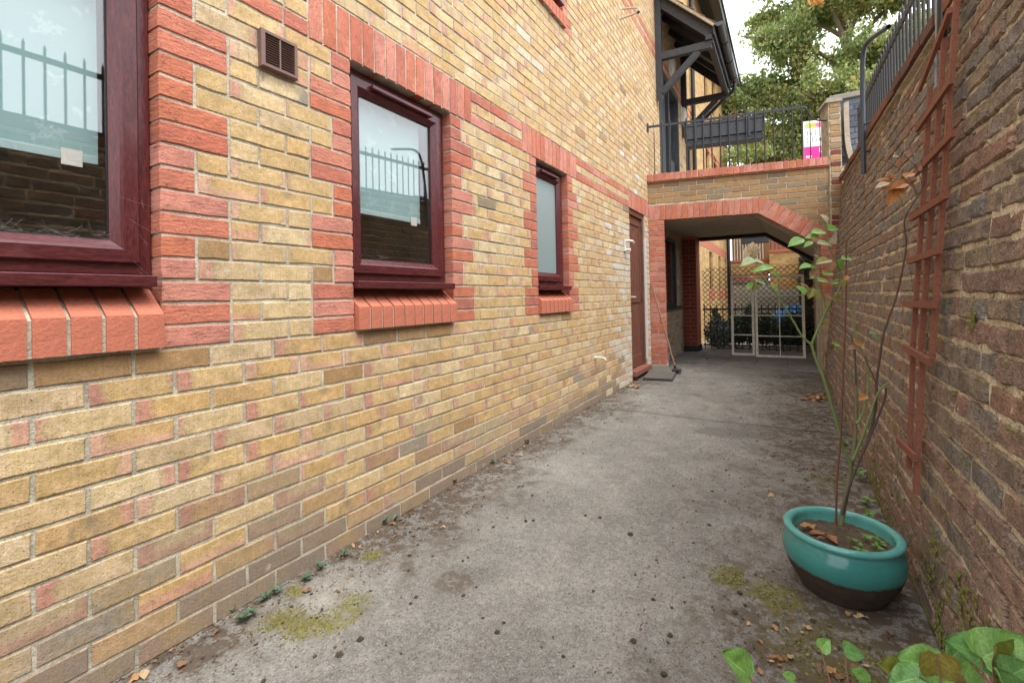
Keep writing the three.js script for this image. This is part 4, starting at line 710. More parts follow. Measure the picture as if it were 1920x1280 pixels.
function groundTex(w, h, x0, x1, s0, s1) {
  return paint(w, h, (u, v) => {
    const x = mix(x0, x1, u), s = mix(s0, s1, v), X = x * 0.23 + 0.1, Y = s * 0.23 + 0.4;
    const a = nz(T8, X, Y), f = nz(T32, X * 1.6, Y * 1.6), g = nz(T128, X * 2.2, Y * 2.2), h1 = nz(TF, x * 0.9, s * 0.9), h2 = nz(TF, x * 0.63 + 0.3, s * 0.63 + 0.1), b = nz(T8, X * 0.5 + 0.3, Y * 0.5 + 0.7);
    let k = 1 + (a - 0.5) * 0.26 + (f - 0.5) * 0.2 + (g - 0.5) * 0.26 + (b - 0.5) * 0.2;
    let c = [118 * k, 115 * k, 108.5 * k], bp = 0.5 + (h2 - 0.5) * 0.5 + (g - 0.5) * 0.4;
    if (h2 > 0.66) { const t = sst(0.66, 0.82, h2); c = m3(c, [168, 163, 154], t * 0.5); bp += 0.15 * t; } else if (h2 < 0.34) c = m3(c, [62, 60, 59], sst(0.36, 0.18, h2) * 0.55);
    if (h1 > 0.74) c = m3(c, h1 > 0.85 ? [158, 116, 86] : [152, 146, 150], 0.4);
    const edgeL = sst(0.50, 0.02, x + (f - 0.5) * 0.4 + (a - 0.5) * 0.5), edgeR = sst(0.85, 0.05, RX - x + (f - 0.5) * 0.6 + (a - 0.5) * 0.8);
    const clod = sst(0.38, 0.56, nz(T32, x * 0.9 + 0.2, s * 0.9 + 0.6) * 0.55 + g * 0.45);
    let soil = Math.max(edgeL * 0.85, edgeR * 0.95), moss = 0, pale = 0;
    for (const [bx0, bs, r, kind, wt] of blobsG) { if (Math.abs(x - bx0) > 2.2 * r || Math.abs(s - bs) > 2.2 * r) continue; const d = Math.hypot(x - bx0, s - bs) / r + (f - 0.5) * 1.3 + (a - 0.5) * 1.0; const t = sst(1.15, 0.45, d) * wt; if (kind === 'moss') moss = Math.max(moss, t); else if (kind === 'soil') soil = Math.max(soil, t); else pale = Math.max(pale, t); }
    if (s > 3.7) soil = Math.max(soil, sst(0.55, 0.75, nz(T8, X * 1.3, Y * 1.3 + 0.2)) * 0.6, sst(0.6, 0.2, Math.abs(s - 6.6)) * 0.35);
    c = m3(c, [168, 162, 148], pale * 0.6);
    c = m3(c, [72, 59, 46], soil * clod * 0.9); bp += soil * clod * 0.2;
    c = m3(c, [82 + g * 40, 79 + g * 36, 48], moss * (0.2 + 0.8 * clod) * (0.55 + 0.6 * h2)); bp += moss * (g - 0.2) * 0.5;
    const sd = Math.hypot((x - stx) / 0.24, (s - sts) / 0.13) + (f - 0.5) * 0.5; if (sd < 1.1) c = m3(c, [98, 94, 90], sst(1.1, 0.95, sd) * 0.75);
    return [c[0], c[1], c[2], bp];
  }, false);
}
function slab(name, x0, x1, s0, s1, tw, th, nx, ns) {
  const t = groundTex(tw, th, x0, x1, s0, s1), g = new THREE.PlaneGeometry(x1 - x0, s1 - s0, nx, ns); g.rotateX(-Math.PI / 2);
  g.translate((x0 + x1) / 2, 0, -(s0 + s1) / 2); const p = g.attributes.position, uv = g.attributes.uv;
  for (let i = 0; i < p.count; i++) { const x = p.getX(i), s = -p.getZ(i); uv.setXY(i, (x - x0) / (x1 - x0), (s - s0) / (s1 - s0)); p.setY(i, (nz(T8, x * 0.2, s * 0.2) - 0.5) * 0.012 + (nz(T32, x * 0.2, s * 0.2) - 0.5) * 0.006); }
  g.computeVertexNormals(); return struct(name, g, std({ map: t.map, bumpMap: t.bump, bumpScale: 0.004, roughness: 0.97 }));
}
slab('passage_floor', -0.02, 2.19, -2.0, 3.70, 1024, 2048, 60, 150);
slab('passage_floor', -0.02, 2.19, 3.712, 9.3, 512, 1024, 40, 100);
struct('ground', bx(-150, 150, -0.3, -0.03, -300, 100), mConc);
struct('street', prism([[2.47, -0.02], [80, -0.02], [80, 2.16], [2.47, 2.16]], -120, 40), std({ map: tConc.map, color: new THREE.Color(0.7, 0.7, 0.7) }));
{ // dark slabs under the arch
  const pv = new THREE.Group(); pv.name = numbered('pavement'); pv.userData.kind = 'structure'; scene.add(pv);
  const f = (x) => 7.44 - 0.27 * x, ms = [0.85, 1, 1.12, 0.95].map((k) => { const m = mSlab.clone(); m.color.setRGB(k, k, k); return m; });
  for (let r = 0; r < 5; r++) for (let i = 0; i < 5; i++) {
    const x0 = 0.0 + i * 0.428 + 0.004, x1 = x0 + 0.42, e = (x, k) => -Math.min(9.32, f(x) + k * 0.47); const a = r, b = r + 1; if (e(x1, a) <= -9.3) continue;
    const g = prism([[x0, e(x0, a) - 0.004], [x1, e(x1, a) - 0.004], [x1, e(x1, b) + 0.004], [x0, e(x0, b) + 0.004]], -0.012, 0.012 + rr(0, 0.004)); g.rotateX(-Math.PI / 2); const p = g.attributes.position; for (let q = 0; q < p.count; q++) p.setZ(q, -p.getZ(q)); // y -> z
    const idxs = []; const pos = p.array; for (let q = 0; q < pos.length; q += 9) for (let k = 0; k < 3; k++) { const t = pos[q + 3 + k]; pos[q + 3 + k] = pos[q + 6 + k]; pos[q + 6 + k] = t; }
    g.computeVertexNormals(); part('paving_slab', muv(g), pick(ms), pv);
  }
}
// ------------------------------------------------------------------ things under and behind the arch
function oldFrame(label, x0, x1, s0, h, cols, rowsY, lean) {
  const f = thing('window_frame', label, 'window frame', 'old window frames'); f.position.set(0, 0.018, -s0); f.rotation.x = -lean; const d = 0.022, w = 0.04;
  part('stile', rbx(x0, x0 + w, 0, h, -d, d), mFrame, f); part('stile', rbx(x1 - w, x1, 0, h, -d, d), mFrame, f); part('rail', rbx(x0 + w, x1 - w, 0, w, -d, d), mFrame, f); part('rail', rbx(x0 + w, x1 - w, h - w, h, -d, d), mFrame, f);
  for (const y of rowsY) part('glazing_bar', rbx(x0 + w, x1 - w, y - 0.009, y + 0.009, -0.014, 0.014), mFrame, f);
  for (let i = 1; i < cols; i++) { const x = mix(x0, x1, i / cols); part('glazing_bar', rbx(x - 0.008, x + 0.008, w, h - w, -0.012, 0.012), mFrame, f); }
  return f;
}
oldFrame('narrow cream metal window frame of one column leaning against the lattice fence', 0.865, 1.235, 8.3, 1.41, 1, [0.36, 0.7, 1.04], 0.05).rotation.y = 0.12;
oldFrame('wide cream metal window frame of two columns leaning against the lattice fence', 1.255, 1.99, 8.14, 1.40, 2, [0.36, 0.71, 1.05], 0.05).rotation.y = 0.12;
{ // iron railing with lattice
  const f = thing('lattice_fence', 'black iron railing with diamond lattice trellis closing the far side of the arch', 'fence'), S = -9.24;
  for (let x = 0.30; x < 2.14; x += 0.112) part('bar', [rod([x, 0.02, S], [x, 0.86, S], 0.009, 0.009, 6), rod([x, 0.86, S], [x, 0.92, S], 0.011, 0.001, 6)], mIron, f);
  part('rail', bar([0.27, 0.8, S], [2.14, 0.8, S], 0.012, 0.035, [0, 1, 0]), mIron, f); part('rail', bar([0.27, 0.1, S], [2.14, 0.1, S], 0.012, 0.035, [0, 1, 0]), mIron, f);
  const m = std({ color: col(44, 32, 26), roughness: 0.8 }), y0 = 0.5, y1 = 1.62, X0 = 0.27, X1 = 2.13, P = 0.098;
  for (const sg of [1, -1]) for (let c = -14; c < 34; c++) { // slats along x - sg*y = const
    const k = X0 + c * P; let pts = []; const at = (y) => k + sg * (y - y0); let ya = y0, yb = y1;
    if (sg > 0) { ya = Math.max(ya, y0 + (X0 - k)); yb = Math.min(yb, y0 + (X1 - k)); } else { ya = Math.max(ya, y0 + (k - X1)); yb = Math.min(yb, y0 + (k - X0)); } if (yb - ya < 0.06) continue;
    part('lattice_slat', bar([at(ya), ya, S - 0.03 - (sg > 0 ? 0.008 : 0)], [at(yb), yb, S - 0.03 - (sg > 0 ? 0.008 : 0)], 0.010, 0.006, [0, 0, 1]), m, f);
  }
}
function leafCloud(n, fn, size, palette, seed) { // many leaf faces in one geometry with vertex colours; fn(r) -> point
  const r = rngOf(seed), pos = new Float32Array(n * 18), colr = new Float32Array(n * 18), q = new THREE.Quaternion(), e = new THREE.Euler(), v = new THREE.Vector3();
  for (let i = 0; i < n; i++) {
    const c = fn(r), L = size * (0.6 + 0.8 * r()), W = L * 0.32; e.set((r() - 0.5) * 2.4, r() * 6.28, (r() - 0.5) * 2.4); q.setFromEuler(e);
    const P = [[0, 0, 0], [W, L * 0.5, W * 0.3], [0, L, 0], [0, 0, 0], [0, L, 0], [-W, L * 0.5, W * 0.3]], cc = palette[Math.floor(r() * palette.length) % palette.length], k = 0.75 + 0.5 * r();
    for (let j = 0; j < 6; j++) { v.set(...P[j]).applyQuaternion(q); const o = i * 18 + j * 3; pos[o] = c[0] + v.x; pos[o + 1] = c[1] + v.y; pos[o + 2] = c[2] + v.z; colr[o] = cc[0] * k; colr[o + 1] = cc[1] * k; colr[o + 2] = cc[2] * k; }
  }
  const g = new THREE.BufferGeometry(); g.setAttribute('position', new THREE.BufferAttribute(pos, 3)); g.setAttribute('color', new THREE.BufferAttribute(colr, 3)); g.computeVertexNormals(); return g;
}
const mLeaves = new THREE.MeshPhysicalMaterial({ vertexColors: true, roughness: 0.8, transmission: 0.5, thickness: 0, side: THREE.DoubleSide });
const mLeavesDense = std({ vertexColors: true, roughness: 0.75, side: THREE.DoubleSide });
{
  const h = thing('hedge', 'dark green leafy hedge behind the lattice fence', 'hedge');
  part('foliage', leafCloud(9000, (r) => { const x = 0.35 + 1.75 * r(), t = r() * 6.28, k = Math.sqrt(r()), hh = 0.62 + 0.14 * Math.sin(x * 7) + 0.07 * Math.sin(x * 19); return [x, 0.05 + hh * (0.5 + 0.5 * k * Math.sin(t)), -9.95 + 0.45 * k * Math.cos(t)]; }, 0.06, [[0.03, 0.06, 0.02], [0.02, 0.045, 0.016], [0.05, 0.09, 0.03], [0.07, 0.11, 0.06]], 5), mLeavesDense, h);
  for (let i = 0; i < 6; i++) part('stem', rod([0.5 + i * 0.28, -0.02, -9.95], [0.45 + i * 0.3, 0.5, -9.9], 0.014, 0.008, 6), std({ color: col(60, 48, 38) }), h);
  const s = thing('flowering_shrub', 'small grey green shrub with pale flowers at the foot of the rear pillar', 'shrub');
  part('foliage', leafCloud(2200, (r) => { const a = r() * 6.28, b = Math.acos(2 * r() - 1), k = 0.25 * Math.cbrt(r()); return [0.52 + 1.1 * k * Math.sin(b) * Math.cos(a), 0.3 + 1.2 * k * Math.cos(b), -9.5 + k * Math.sin(b) * Math.sin(a)]; }, 0.045, [[0.05, 0.08, 0.04], [0.10, 0.13, 0.09], [0.3, 0.32, 0.34]], 6), mLeavesDense, s);
  part('stem', rod([0.52, -0.02, -9.5], [0.52, 0.3, -9.5], 0.012, 0.006, 6), std({ color: col(70, 56, 44) }), s);
}
{ // blue tarpaulin bundle
  const g = new THREE.SphereGeometry(1, 40, 26), p = g.attributes.position; for (let i = 0; i < p.count; i++) { const x = p.getX(i), y = p.getY(i), z = p.getZ(i), k = 1 + 0.35 * (nz(T32, x * 0.08 + 0.5, y * 0.1 + z * 0.07 + 0.5) - 0.5); p.setXYZ(i, Math.sign(x) * Math.pow(Math.abs(x), 0.6) * k, Math.sign(y) * Math.pow(Math.abs(y), 0.6) * k, Math.sign(z) * Math.pow(Math.abs(z), 0.6) * k); } g.computeVertexNormals(); g.scale(0.52, 0.42, 0.4); g.translate(1.95, 0.36, -11.2);
  tag(shadow(new THREE.Mesh(g, std({ color: col(28, 120, 190), roughness: 0.45 }))), 'blue_tarpaulin', 'bright blue tarpaulin bundle lying behind the lattice fence', 'tarpaulin');
}
{ // second bridge further on
  const b = thing('far_footbridge', 'further brick footbridge with timber screen seen through the arch', 'bridge');
  part('parapet', bx(0.02, 1.25, 1.72, 2.12, -16.9, -16.55), mFarBrick, b); part('coping', rbx(0.02, 1.25, 2.122, 2.20, -16.95, -16.5), mRedPlain, b); part('soldier_course', bx(0.02, 1.2, 1.5, 1.718, -16.88, -16.56), mRedPlain, b);
  part('end_parapet', bx(1.26, 2.3, 1.2, 2.36, -16.6, -16.1), mFarBrick, b); part('end_coping', rbx(1.25, 2.31, 2.362, 2.44, -16.62, -16.05), mRedPlain, b);
  for (let i = 0; i < 14; i++) part('screen_board', rbx(0.12 + i * 0.085, 0.2 + i * 0.085, 2.2, 3.1, -16.86, -16.84, 0.004), std({ color: col(168, 132, 84) }), b);
  for (let i = 0; i < 9; i++) part('bar', rod([1.3 + i * 0.11, 2.44, -16.3], [1.3 + i * 0.11, 3.1, -16.3], 0.01, 0.01, 6), mIron, b);
  part('rail', bar([1.25, 3.0, -16.3], [2.35, 3.0, -16.3], 0.03, 0.03), mIron, b);
  part('post', rod([0.06, 0, -16.4], [0.06, 3.2, -16.4], 0.05, 0.05, 10), mPlasticBlack, b); part('trough', rbx(0.45, 1.25, 2.72, 2.92, -16.5, -16.3), mPlanter, b);
  part('soffit', bx(0.02, 2.3, 1.44, 1.5, -18.4, -16.57), mConc, b);
  const w = thing('rendered_wall', 'pale rendered wall in the courtyard beyond the arch', 'wall'); part('render', bx(-2, 3, -0.02, 1.43, -19.2, -19), std({ color: col(206, 206, 202), bumpMap: tConc.bump, bumpScale: 0.003 }), w); part('cap', rbx(-2, 3, 1.432, 1.47, -19.25, -18.95), mConc, w);
  const v = thing('ivy_wall', 'rough dark ivy covered wall at the right beyond the arch', 'wall'); part('wall', bx(2.16, 2.46, -0.05, 2.2, -16, -9.4), mOldMortar, v);
  part('ivy', leafCloud(5200, (r) => [2.16 - 0.12 * r(), 0.2 + 1.9 * r(), -9.5 - 6.3 * r()], 0.07, [[0.04, 0.05, 0.03], [0.08, 0.07, 0.05], [0.06, 0.08, 0.04]], 16), mLeavesDense, v);
  const hs = thing('gabled_house', 'red brick gabled house far beyond the footbridge railing', 'house'); part('wall', bx(0.9, 3.2, 2.1, 5.6, -26, -23), std({ color: col(150, 92, 74) }), hs); part('roof', prism([[0.7, 5.6], [3.4, 5.6], [1.2, 6.9]], -26.1, -22.9), std({ color: col(96, 66, 56) }), hs); part('window', bx(1.2, 1.7, 4.3, 5.1, -22.99, -22.95), mPlasticBlack, hs);
}
{ // agent's board
  const s = thing('letting_board', 'white and magenta agent board with grey lettering behind the bridge railing', 'sign');
  const cv = document.createElement('canvas'); cv.width = 256; cv.height = 352; const x = cv.getContext('2d');
  x.fillStyle = '#f2f4f6'; x.fillRect(0, 0, 256, 352); for (const [c, a] of [['#a8cf5a', 40], ['#f2b43a', 84], ['#ef6aa0', 128], ['#e0318f', 168]]) { x.fillStyle = c; x.beginPath(); x.ellipse(a, 42, 30, 24, 0, 0, 6.3); x.fill(); }
  x.fillStyle = '#5a5f6e'; x.font = '58px serif'; x.fillText('Felicity', 22, 134); x.fillText('J.Lord', 22, 194);
  x.fillStyle = '#e3168c'; x.fillRect(0, 238, 256, 114); x.fillStyle = '#ffffff'; x.font = 'bold 62px sans-serif'; x.fillText('Let', 118, 296); x.font = 'bold 30px sans-serif'; x.fillText('020', 14, 340);
  const t = new THREE.CanvasTexture(cv); t.colorSpace = THREE.SRGBColorSpace; const c = atDepth(1537, 261, 11), g = new THREE.PlaneGeometry(0.66, 0.9);
  s.position.copy(c); s.rotation.y = 0.25; const m = part('printed_face', g, std({ map: t, roughness: 0.5 }), s); m.position.z = 0.012; part('board', rbx(-0.335, 0.335, -0.455, 0.455, -0.01, 0.01, 0.003), mWhite, s); part('post', rbx(-0.03, 0.03, 2.16 - c.y, 0.5, -0.06, -0.012), std({ color: col(180, 160, 130) }), s);
}
// ------------------------------------------------------------------ tree beyond the bridge
{
  const t = thing('street_tree', 'tall light green and yellowing tree beyond the footbridge', 'tree'), bark = std({ map: tOldMortar.map, color: new THREE.Color(0.55, 0.5, 0.45), roughness: 1 }), r = rngOf(77), q = (a, b) => a + (b - a) * r();
  const base = new THREE.Vector3(3.55, 2.1, -17.2); t.position.set(0, 0, 0); const tips = [];
  part('trunk', [cane([base, [3.5, 4.2, -17.2], [3.45, 6.2, -17.2], [3.5, 8.2, -17.3], [3.4, 10, -17.3]], 0.24, 0.10, 20, 10)], bark, t);
  const limbs = []; for (let i = 0; i < 30; i++) { const y = q(4.4, 10.2), a = i * 2.399 + q(-0.3, 0.3), L = q(1.9, 3.4) * (y > 8.8 ? 0.8 : 1), s = new THREE.Vector3(3.47, y, -17.2), e = new THREE.Vector3(3.0 + Math.cos(a) * L, y + q(0.3, 1.5) + (y > 8.6 ? 0.9 : 0), -17.2 + Math.sin(a) * L); const m = s.clone().lerp(e, 0.5).add(new THREE.Vector3(0, 0.35, 0)); part('limb', cane([s, m, e], 0.075, 0.02, 12, 6), bark, t);
    for (let k = 0; k < 12; k++) { const f = q(0.3, 1), o = s.clone().lerp(e, f).add(new THREE.Vector3(0, 0.3 * Math.sin(Math.PI * f), 0)), d = new THREE.Vector3(q(-1, 1), q(-0.7, 0.8), q(-1, 1)).normalize().multiplyScalar(q(0.5, 1.1)), w = o.clone().add(d); limbs.push(rod(o.toArray(), w.toArray(), 0.014, 0.005, 5)); tips.push([o, w]); } }
  for (let k = 0; k < 26; k++) { const o = new THREE.Vector3(q(0.9, 5.4), q(3.6, 5.4), -17.5 + q(-1.5, 1.5)), w = o.clone().add(new THREE.Vector3(q(-0.6, 0.6), q(-0.4, 0.5), q(-0.5, 0.5))); tips.push([o, w]); limbs.push(rod([3.45, 4.6, -17.2], o.toArray(), 0.02, 0.006, 5)); limbs.push(rod(o.toArray(), w.toArray(), 0.008, 0.003, 5)); }
  part('twigs', merge(limbs), bark, t);
  const green = [[0.30, 0.38, 0.10], [0.24, 0.33, 0.08], [0.36, 0.42, 0.13], [0.20, 0.28, 0.07], [0.42, 0.44, 0.14]], gold = [[0.50, 0.43, 0.12], [0.56, 0.45, 0.14], [0.42, 0.42, 0.12]];
  const gs = []; tips.forEach(([o, w], i) => { const pal = r() < 0.3 ? [...gold, ...green] : green, n = Math.floor(q(300, 460)), rad = q(0.32, 0.62); gs.push(leafCloud(n, (k) => { const f = k(), a = k() * 6.28, b = Math.acos(2 * k() - 1), R = rad * Math.cbrt(k()); return [mix(o.x, w.x, f) + R * Math.sin(b) * Math.cos(a), mix(o.y, w.y, f) + 0.6 * R * Math.cos(b), mix(o.z, w.z, f) + R * Math.sin(b) * Math.sin(a)]; }, 0.125, pal, 300 + i)); });
  gs.push(leafCloud(60, (k) => [2.62 + 0.34 * (k() - 0.5), 9.3 + 0.2 * (k() - 0.5), -15.2 + 0.3 * k()], 0.13, [[0.62, 0.33, 0.06], [0.7, 0.4, 0.1]], 9));
  part('crown', mergeGeometries(gs), mLeaves, t);
}
// ------------------------------------------------------------------ doormat and broom
{
  const m = thing('doormat', 'black ribbed rubber doormat with leaf litter below the boarded door', 'doormat'); m.position.set(0.235, 0.006, -5.7); m.rotation.y = 0.12; const mr = std({ color: col(46, 44, 44), roughness: 0.85 });
  part('base', rbx(-0.19, 0.19, 0, 0.014, -0.3, 0.3, 0.005), mr, m); for (let i = 0; i < 9; i++) part('rib', rbx(-0.18, 0.18, 0.0142, 0.03, -0.275 + i * 0.064, -0.24 + i * 0.064, 0.006), std({ color: col(98, 92, 86), roughness: 0.95 }), m);
  const b = thing('broom', 'old broom with grey head leaning on the red brick pillar', 'broom');
  part('handle', cane([[0.36, 0.06, -6.1], [0.2, 0.66, -6.12], [0.035, 1.27, -6.175]], 0.012, 0.011, 10, 8), std({ color: col(140, 104, 84), roughness: 0.7 }), b); part('socket', rod([0.365, 0.04, -6.1], [0.345, 0.11, -6.1], 0.02, 0.016, 10), std({ color: col(40, 40, 42) }), b);
  part('head', rbx(0.31, 0.43, 0.03, 0.065, -6.16, -6.05, 0.01), std({ color: col(60, 58, 56) }), b); const br = []; for (let i = 0; i < 70; i++) { const x = rr(0.315, 0.425), z = rr(-6.155, -6.055); br.push(rod([x, 0.035, z], [x + rr(-0.012, 0.012), 0.004, z + rr(-0.01, 0.01)], 0.003, 0.002, 4)); } part('bristles', merge(br), std({ color: col(96, 92, 88) }), b);
}
// ------------------------------------------------------------------ glazed pot with rose
const POT = [1.9, 1.425];
{
  const pot = thing('flower_pot', 'round teal glazed flower pot with bare brown foot beside the old wall', 'flower pot'); pot.position.set(POT[0], 0.004, -POT[1]);
  const pr = [[0.0, 0.012], [0.126, 0.001], [0.137, 0.003], [0.150, 0.026], [0.170, 0.058], [0.183, 0.09], [0.192, 0.12], [0.193, 0.145], [0.188, 0.168], [0.178, 0.186], [0.174, 0.193], [0.178, 0.198], [0.186, 0.202], [0.190, 0.209], [0.189, 0.216], [0.182, 0.2205], [0.172, 0.2215], [0.163, 0.218], [0.159, 0.208], [0.158, 0.185], [0.15, 0.16]];
  const crv = new THREE.SplineCurve(pr.map((p) => new THREE.Vector2(...p))), pts = crv.getSpacedPoints(64); for (const p of pts) p.x = Math.max(p.x, 0.0005);
  const tp = paint(1024, 256, (u, v) => { const f = nz(T32, u * 2, v), g = nz(T128, u * 2, v * 2), a = nz(T8, u, v * 0.4), line = 0.545 + 0.05 * (nz(T8, u, 0.3) - 0.5) + 0.03 * (f - 0.5) + 0.02 * (g - 0.5); const t = sst(line - 0.012, line + 0.012, v); const k = 1 + (a - 0.5) * 0.18 + (g - 0.5) * 0.08; let top = [64 * k, 136 * k, 131 * k]; top = m3(top, [118, 186, 180], sst(0.70, 0.76, v) * 0.6 * (0.6 + 0.4 * f)); if (g > 0.8) top = m3(top, [40, 84, 76], 0.4); const kk = 1 + (f - 0.5) * 0.5 + (g - 0.5) * 0.4; let low = [58 * kk, 44 * kk, 34 * kk]; low = m3(low, [70, 72, 40], sst(0.6, 0.8, a) * 0.4); const c = m3(low, top, t); return [c[0], c[1], c[2], mix(0.92, 0.13, t)]; });
  const gl = new THREE.LatheGeometry(pts, 72); part('body', gl, new THREE.MeshPhysicalMaterial({ map: tp.map, roughnessMap: tp.bump, roughness: 1, metalness: 0, clearcoat: 0 }), pot);
  const sg = new THREE.CircleGeometry(0.158, 40).rotateX(-Math.PI / 2); const sp = sg.attributes.position; sg.translate(0, 0.183, 0); const soil = new THREE.PlaneGeometry(0.31, 0.31, 40, 40).rotateX(-Math.PI / 2), pp = soil.attributes.position; for (let i = 0; i < pp.count; i++) { let x = pp.getX(i), z = pp.getZ(i); const d = Math.hypot(x, z); if (d > 0.155) { x *= 0.155 / d; z *= 0.155 / d; } pp.setXYZ(i, x, 0.178 + 0.022 * (nz(T32, x * 0.8 + 0.5, z * 0.8 + 0.5) - 0.5) + 0.012 * (nz(T128, x + 0.5, z + 0.5) - 0.5), z); } soil.computeVertexNormals();
  part('soil', soil, std({ map: tOldMortar.map, color: new THREE.Color(0.20, 0.16, 0.14), roughness: 1 }), pot);
}
const mGreenLeaf = (r, g, b, t = 0.3) => new THREE.MeshPhysicalMaterial({ color: new THREE.Color(r, g, b), roughness: 0.5, transmission: t, thickness: 0, side: THREE.DoubleSide, map: tLeaf.map, bumpMap: tLeaf.bump, bumpScale: 0.0006 });
const LM = { green: mGreenLeaf(0.24, 0.56, 0.06), pale: mGreenLeaf(0.46, 0.62, 0.30), yellow: mGreenLeaf(0.56, 0.56, 0.14), orange: mGreenLeaf(0.80, 0.34, 0.08), brown: mGreenLeaf(0.46, 0.24, 0.10), beige: mGreenLeaf(0.70, 0.55, 0.33), pink: mGreenLeaf(0.75, 0.36, 0.22) };
{
  const rose = thing('rose_bush', 'leggy rose bush with green and dark canes growing in the teal pot', 'plant');
  const D0 = 1.765, cm = { g: std({ color: col(106, 124, 72), roughness: 0.6 }), b: std({ color: col(108, 70, 52), roughness: 0.7 }), d: std({ color: col(78, 62, 54), roughness: 0.7 }), o: std({ color: col(104, 104, 72), roughness: 0.7 }) };
  const cn = (pts, c, r0, r1, d0 = 0, d1 = 0) => part('cane', cane(pts.map((p, i) => atDepth(p[0], p[1], D0 + mix(d0, d1, i / (pts.length - 1)))), r0 * (c === 'd' ? 0.62 : 0.92), r1 * (c === 'd' ? 0.7 : 0.95), Math.max(16, pts.length * 5)), cm[c], rose);
  cn([[1577, 985], [1583, 950], [1590, 915], [1597, 872], [1602, 838], [1605, 805], [1606, 765], [1605, 702], [1600, 652], [1596, 632]], 'o', 0.010, 0.003, 0, 0.05);
  cn([[1597, 872], [1580, 837], [1576, 815], [1562, 765], [1547, 715], [1540, 695], [1530, 672], [1522, 646]], 'g', 0.006, 0.0055, 0, 0.05);
  cn([[1522, 646], [1506, 632], [1490, 605], [1470, 572], [1452, 545], [1440, 530], [1425, 510], [1411, 470]], 'g', 0.0045, 0.002, 0.05, 0.1);
  cn([[1522, 648], [1526, 636], [1540, 605], [1556, 570], [1572, 547], [1579, 522], [1567, 490], [1555, 460], [1550, 425], [1547, 408]], 'g', 0.0055, 0.002, 0.05, 0.0);
  cn([[1550, 585], [1545, 560], [1538, 540], [1534, 525]], 'g', 0.003, 0.002, 0.04, 0.04);
  cn([[1606, 795], [1612, 787], [1624, 755], [1629, 715], [1626, 680], [1615, 655], [1604, 622], [1597, 590], [1590, 560]], 'g', 0.0055, 0.0025, 0.01, 0.08);
  cn([[1600, 862], [1615, 827], [1630, 785], [1647, 737], [1658, 724], [1669, 717]], 'g', 0.006, 0.004, 0, -0.05);
  cn([[1647, 737], [1640, 710], [1631, 690], [1622, 668]], 'd', 0.004, 0.003, -0.03, 0);
  cn([[1580, 965], [1595, 908], [1625, 835], [1647, 782], [1660, 747], [1662, 728]], 'd', 0.0075, 0.005, 0, -0.06);
  cn([[1630, 820], [1642, 767], [1645, 707], [1650, 672], [1657, 629], [1667, 597], [1680, 560], [1690, 519], [1700, 458], [1697, 410], [1716, 377], [1731, 353], [1735, 330]], 'd', 0.0075, 0.003, -0.02, -0.06);
  cn([[1731, 353], [1727, 335], [1720, 316], [1706, 300], [1690, 285]], 'd', 0.0022, 0.001, -0.06, -0.06); cn([[1720, 367], [1712, 345], [1702, 328], [1690, 318]], 'd', 0.0022, 0.001, -0.06, -0.06); cn([[1735, 332], [1729, 300], [1735, 280], [1722, 262]], 'd', 0.002, 0.001, -0.06, -0.06); cn([[1690, 318], [1668, 305], [1650, 300], [1640, 318]], 'd', 0.0016, 0.001, -0.06, -0.06);
  cn([[1568, 985], [1570, 900], [1576, 830], [1579, 760], [1582, 690], [1587, 550], [1587, 450]], 'b', 0.0045, 0.0028, 0, 0.02);
  cn([[1605, 720], [1600, 637], [1580, 612], [1565, 597], [1555, 582]], 'd', 0.0028, 0.002, 0.03, 0.06);
  cn([[1612, 715], [1625, 700], [1640, 682], [1650, 668]], 'b', 0.002, 0.0015, 0, 0); cn([[1600, 720], [1585, 690], [1573, 660], [1566, 650]], 'g', 0.0025, 0.0015, 0.03, 0.03);
  const lg = [leafGeo(1, 0.34, 0.3, 5), leafGeo(1, 0.42, 0.15, 5), leafGeo(1, 0.38, 0.5, 5)];
  const lf = (px, py, w, ang, c, d = 0, tilt = 0.9) => { // w: length in pixels, ang: direction in the picture
    const m = part('leaf', pick(lg), LM[c], rose), p = atDepth(px, py, D0 + d), L = 0.86 * w / FPX * (D0 + d); const dir = camR.clone().multiplyScalar(Math.cos(ang)).addScaledVector(camU, Math.sin(ang)).addScaledVector(camF, rr(-0.35, 0.35)).normalize();
    const nrm = camU.clone().multiplyScalar(tilt).addScaledVector(camF, -0.6).addScaledVector(camR, rr(-0.4, 0.4)).normalize(), x = new THREE.Vector3().crossVectors(dir, nrm).normalize(), z = new THREE.Vector3().crossVectors(x, dir); m.matrix.makeBasis(x, dir, z); m.quaternion.setFromRotationMatrix(m.matrix); m.scale.setScalar(L); m.position.copy(p).addScaledVector(dir, -L / 2);
  };
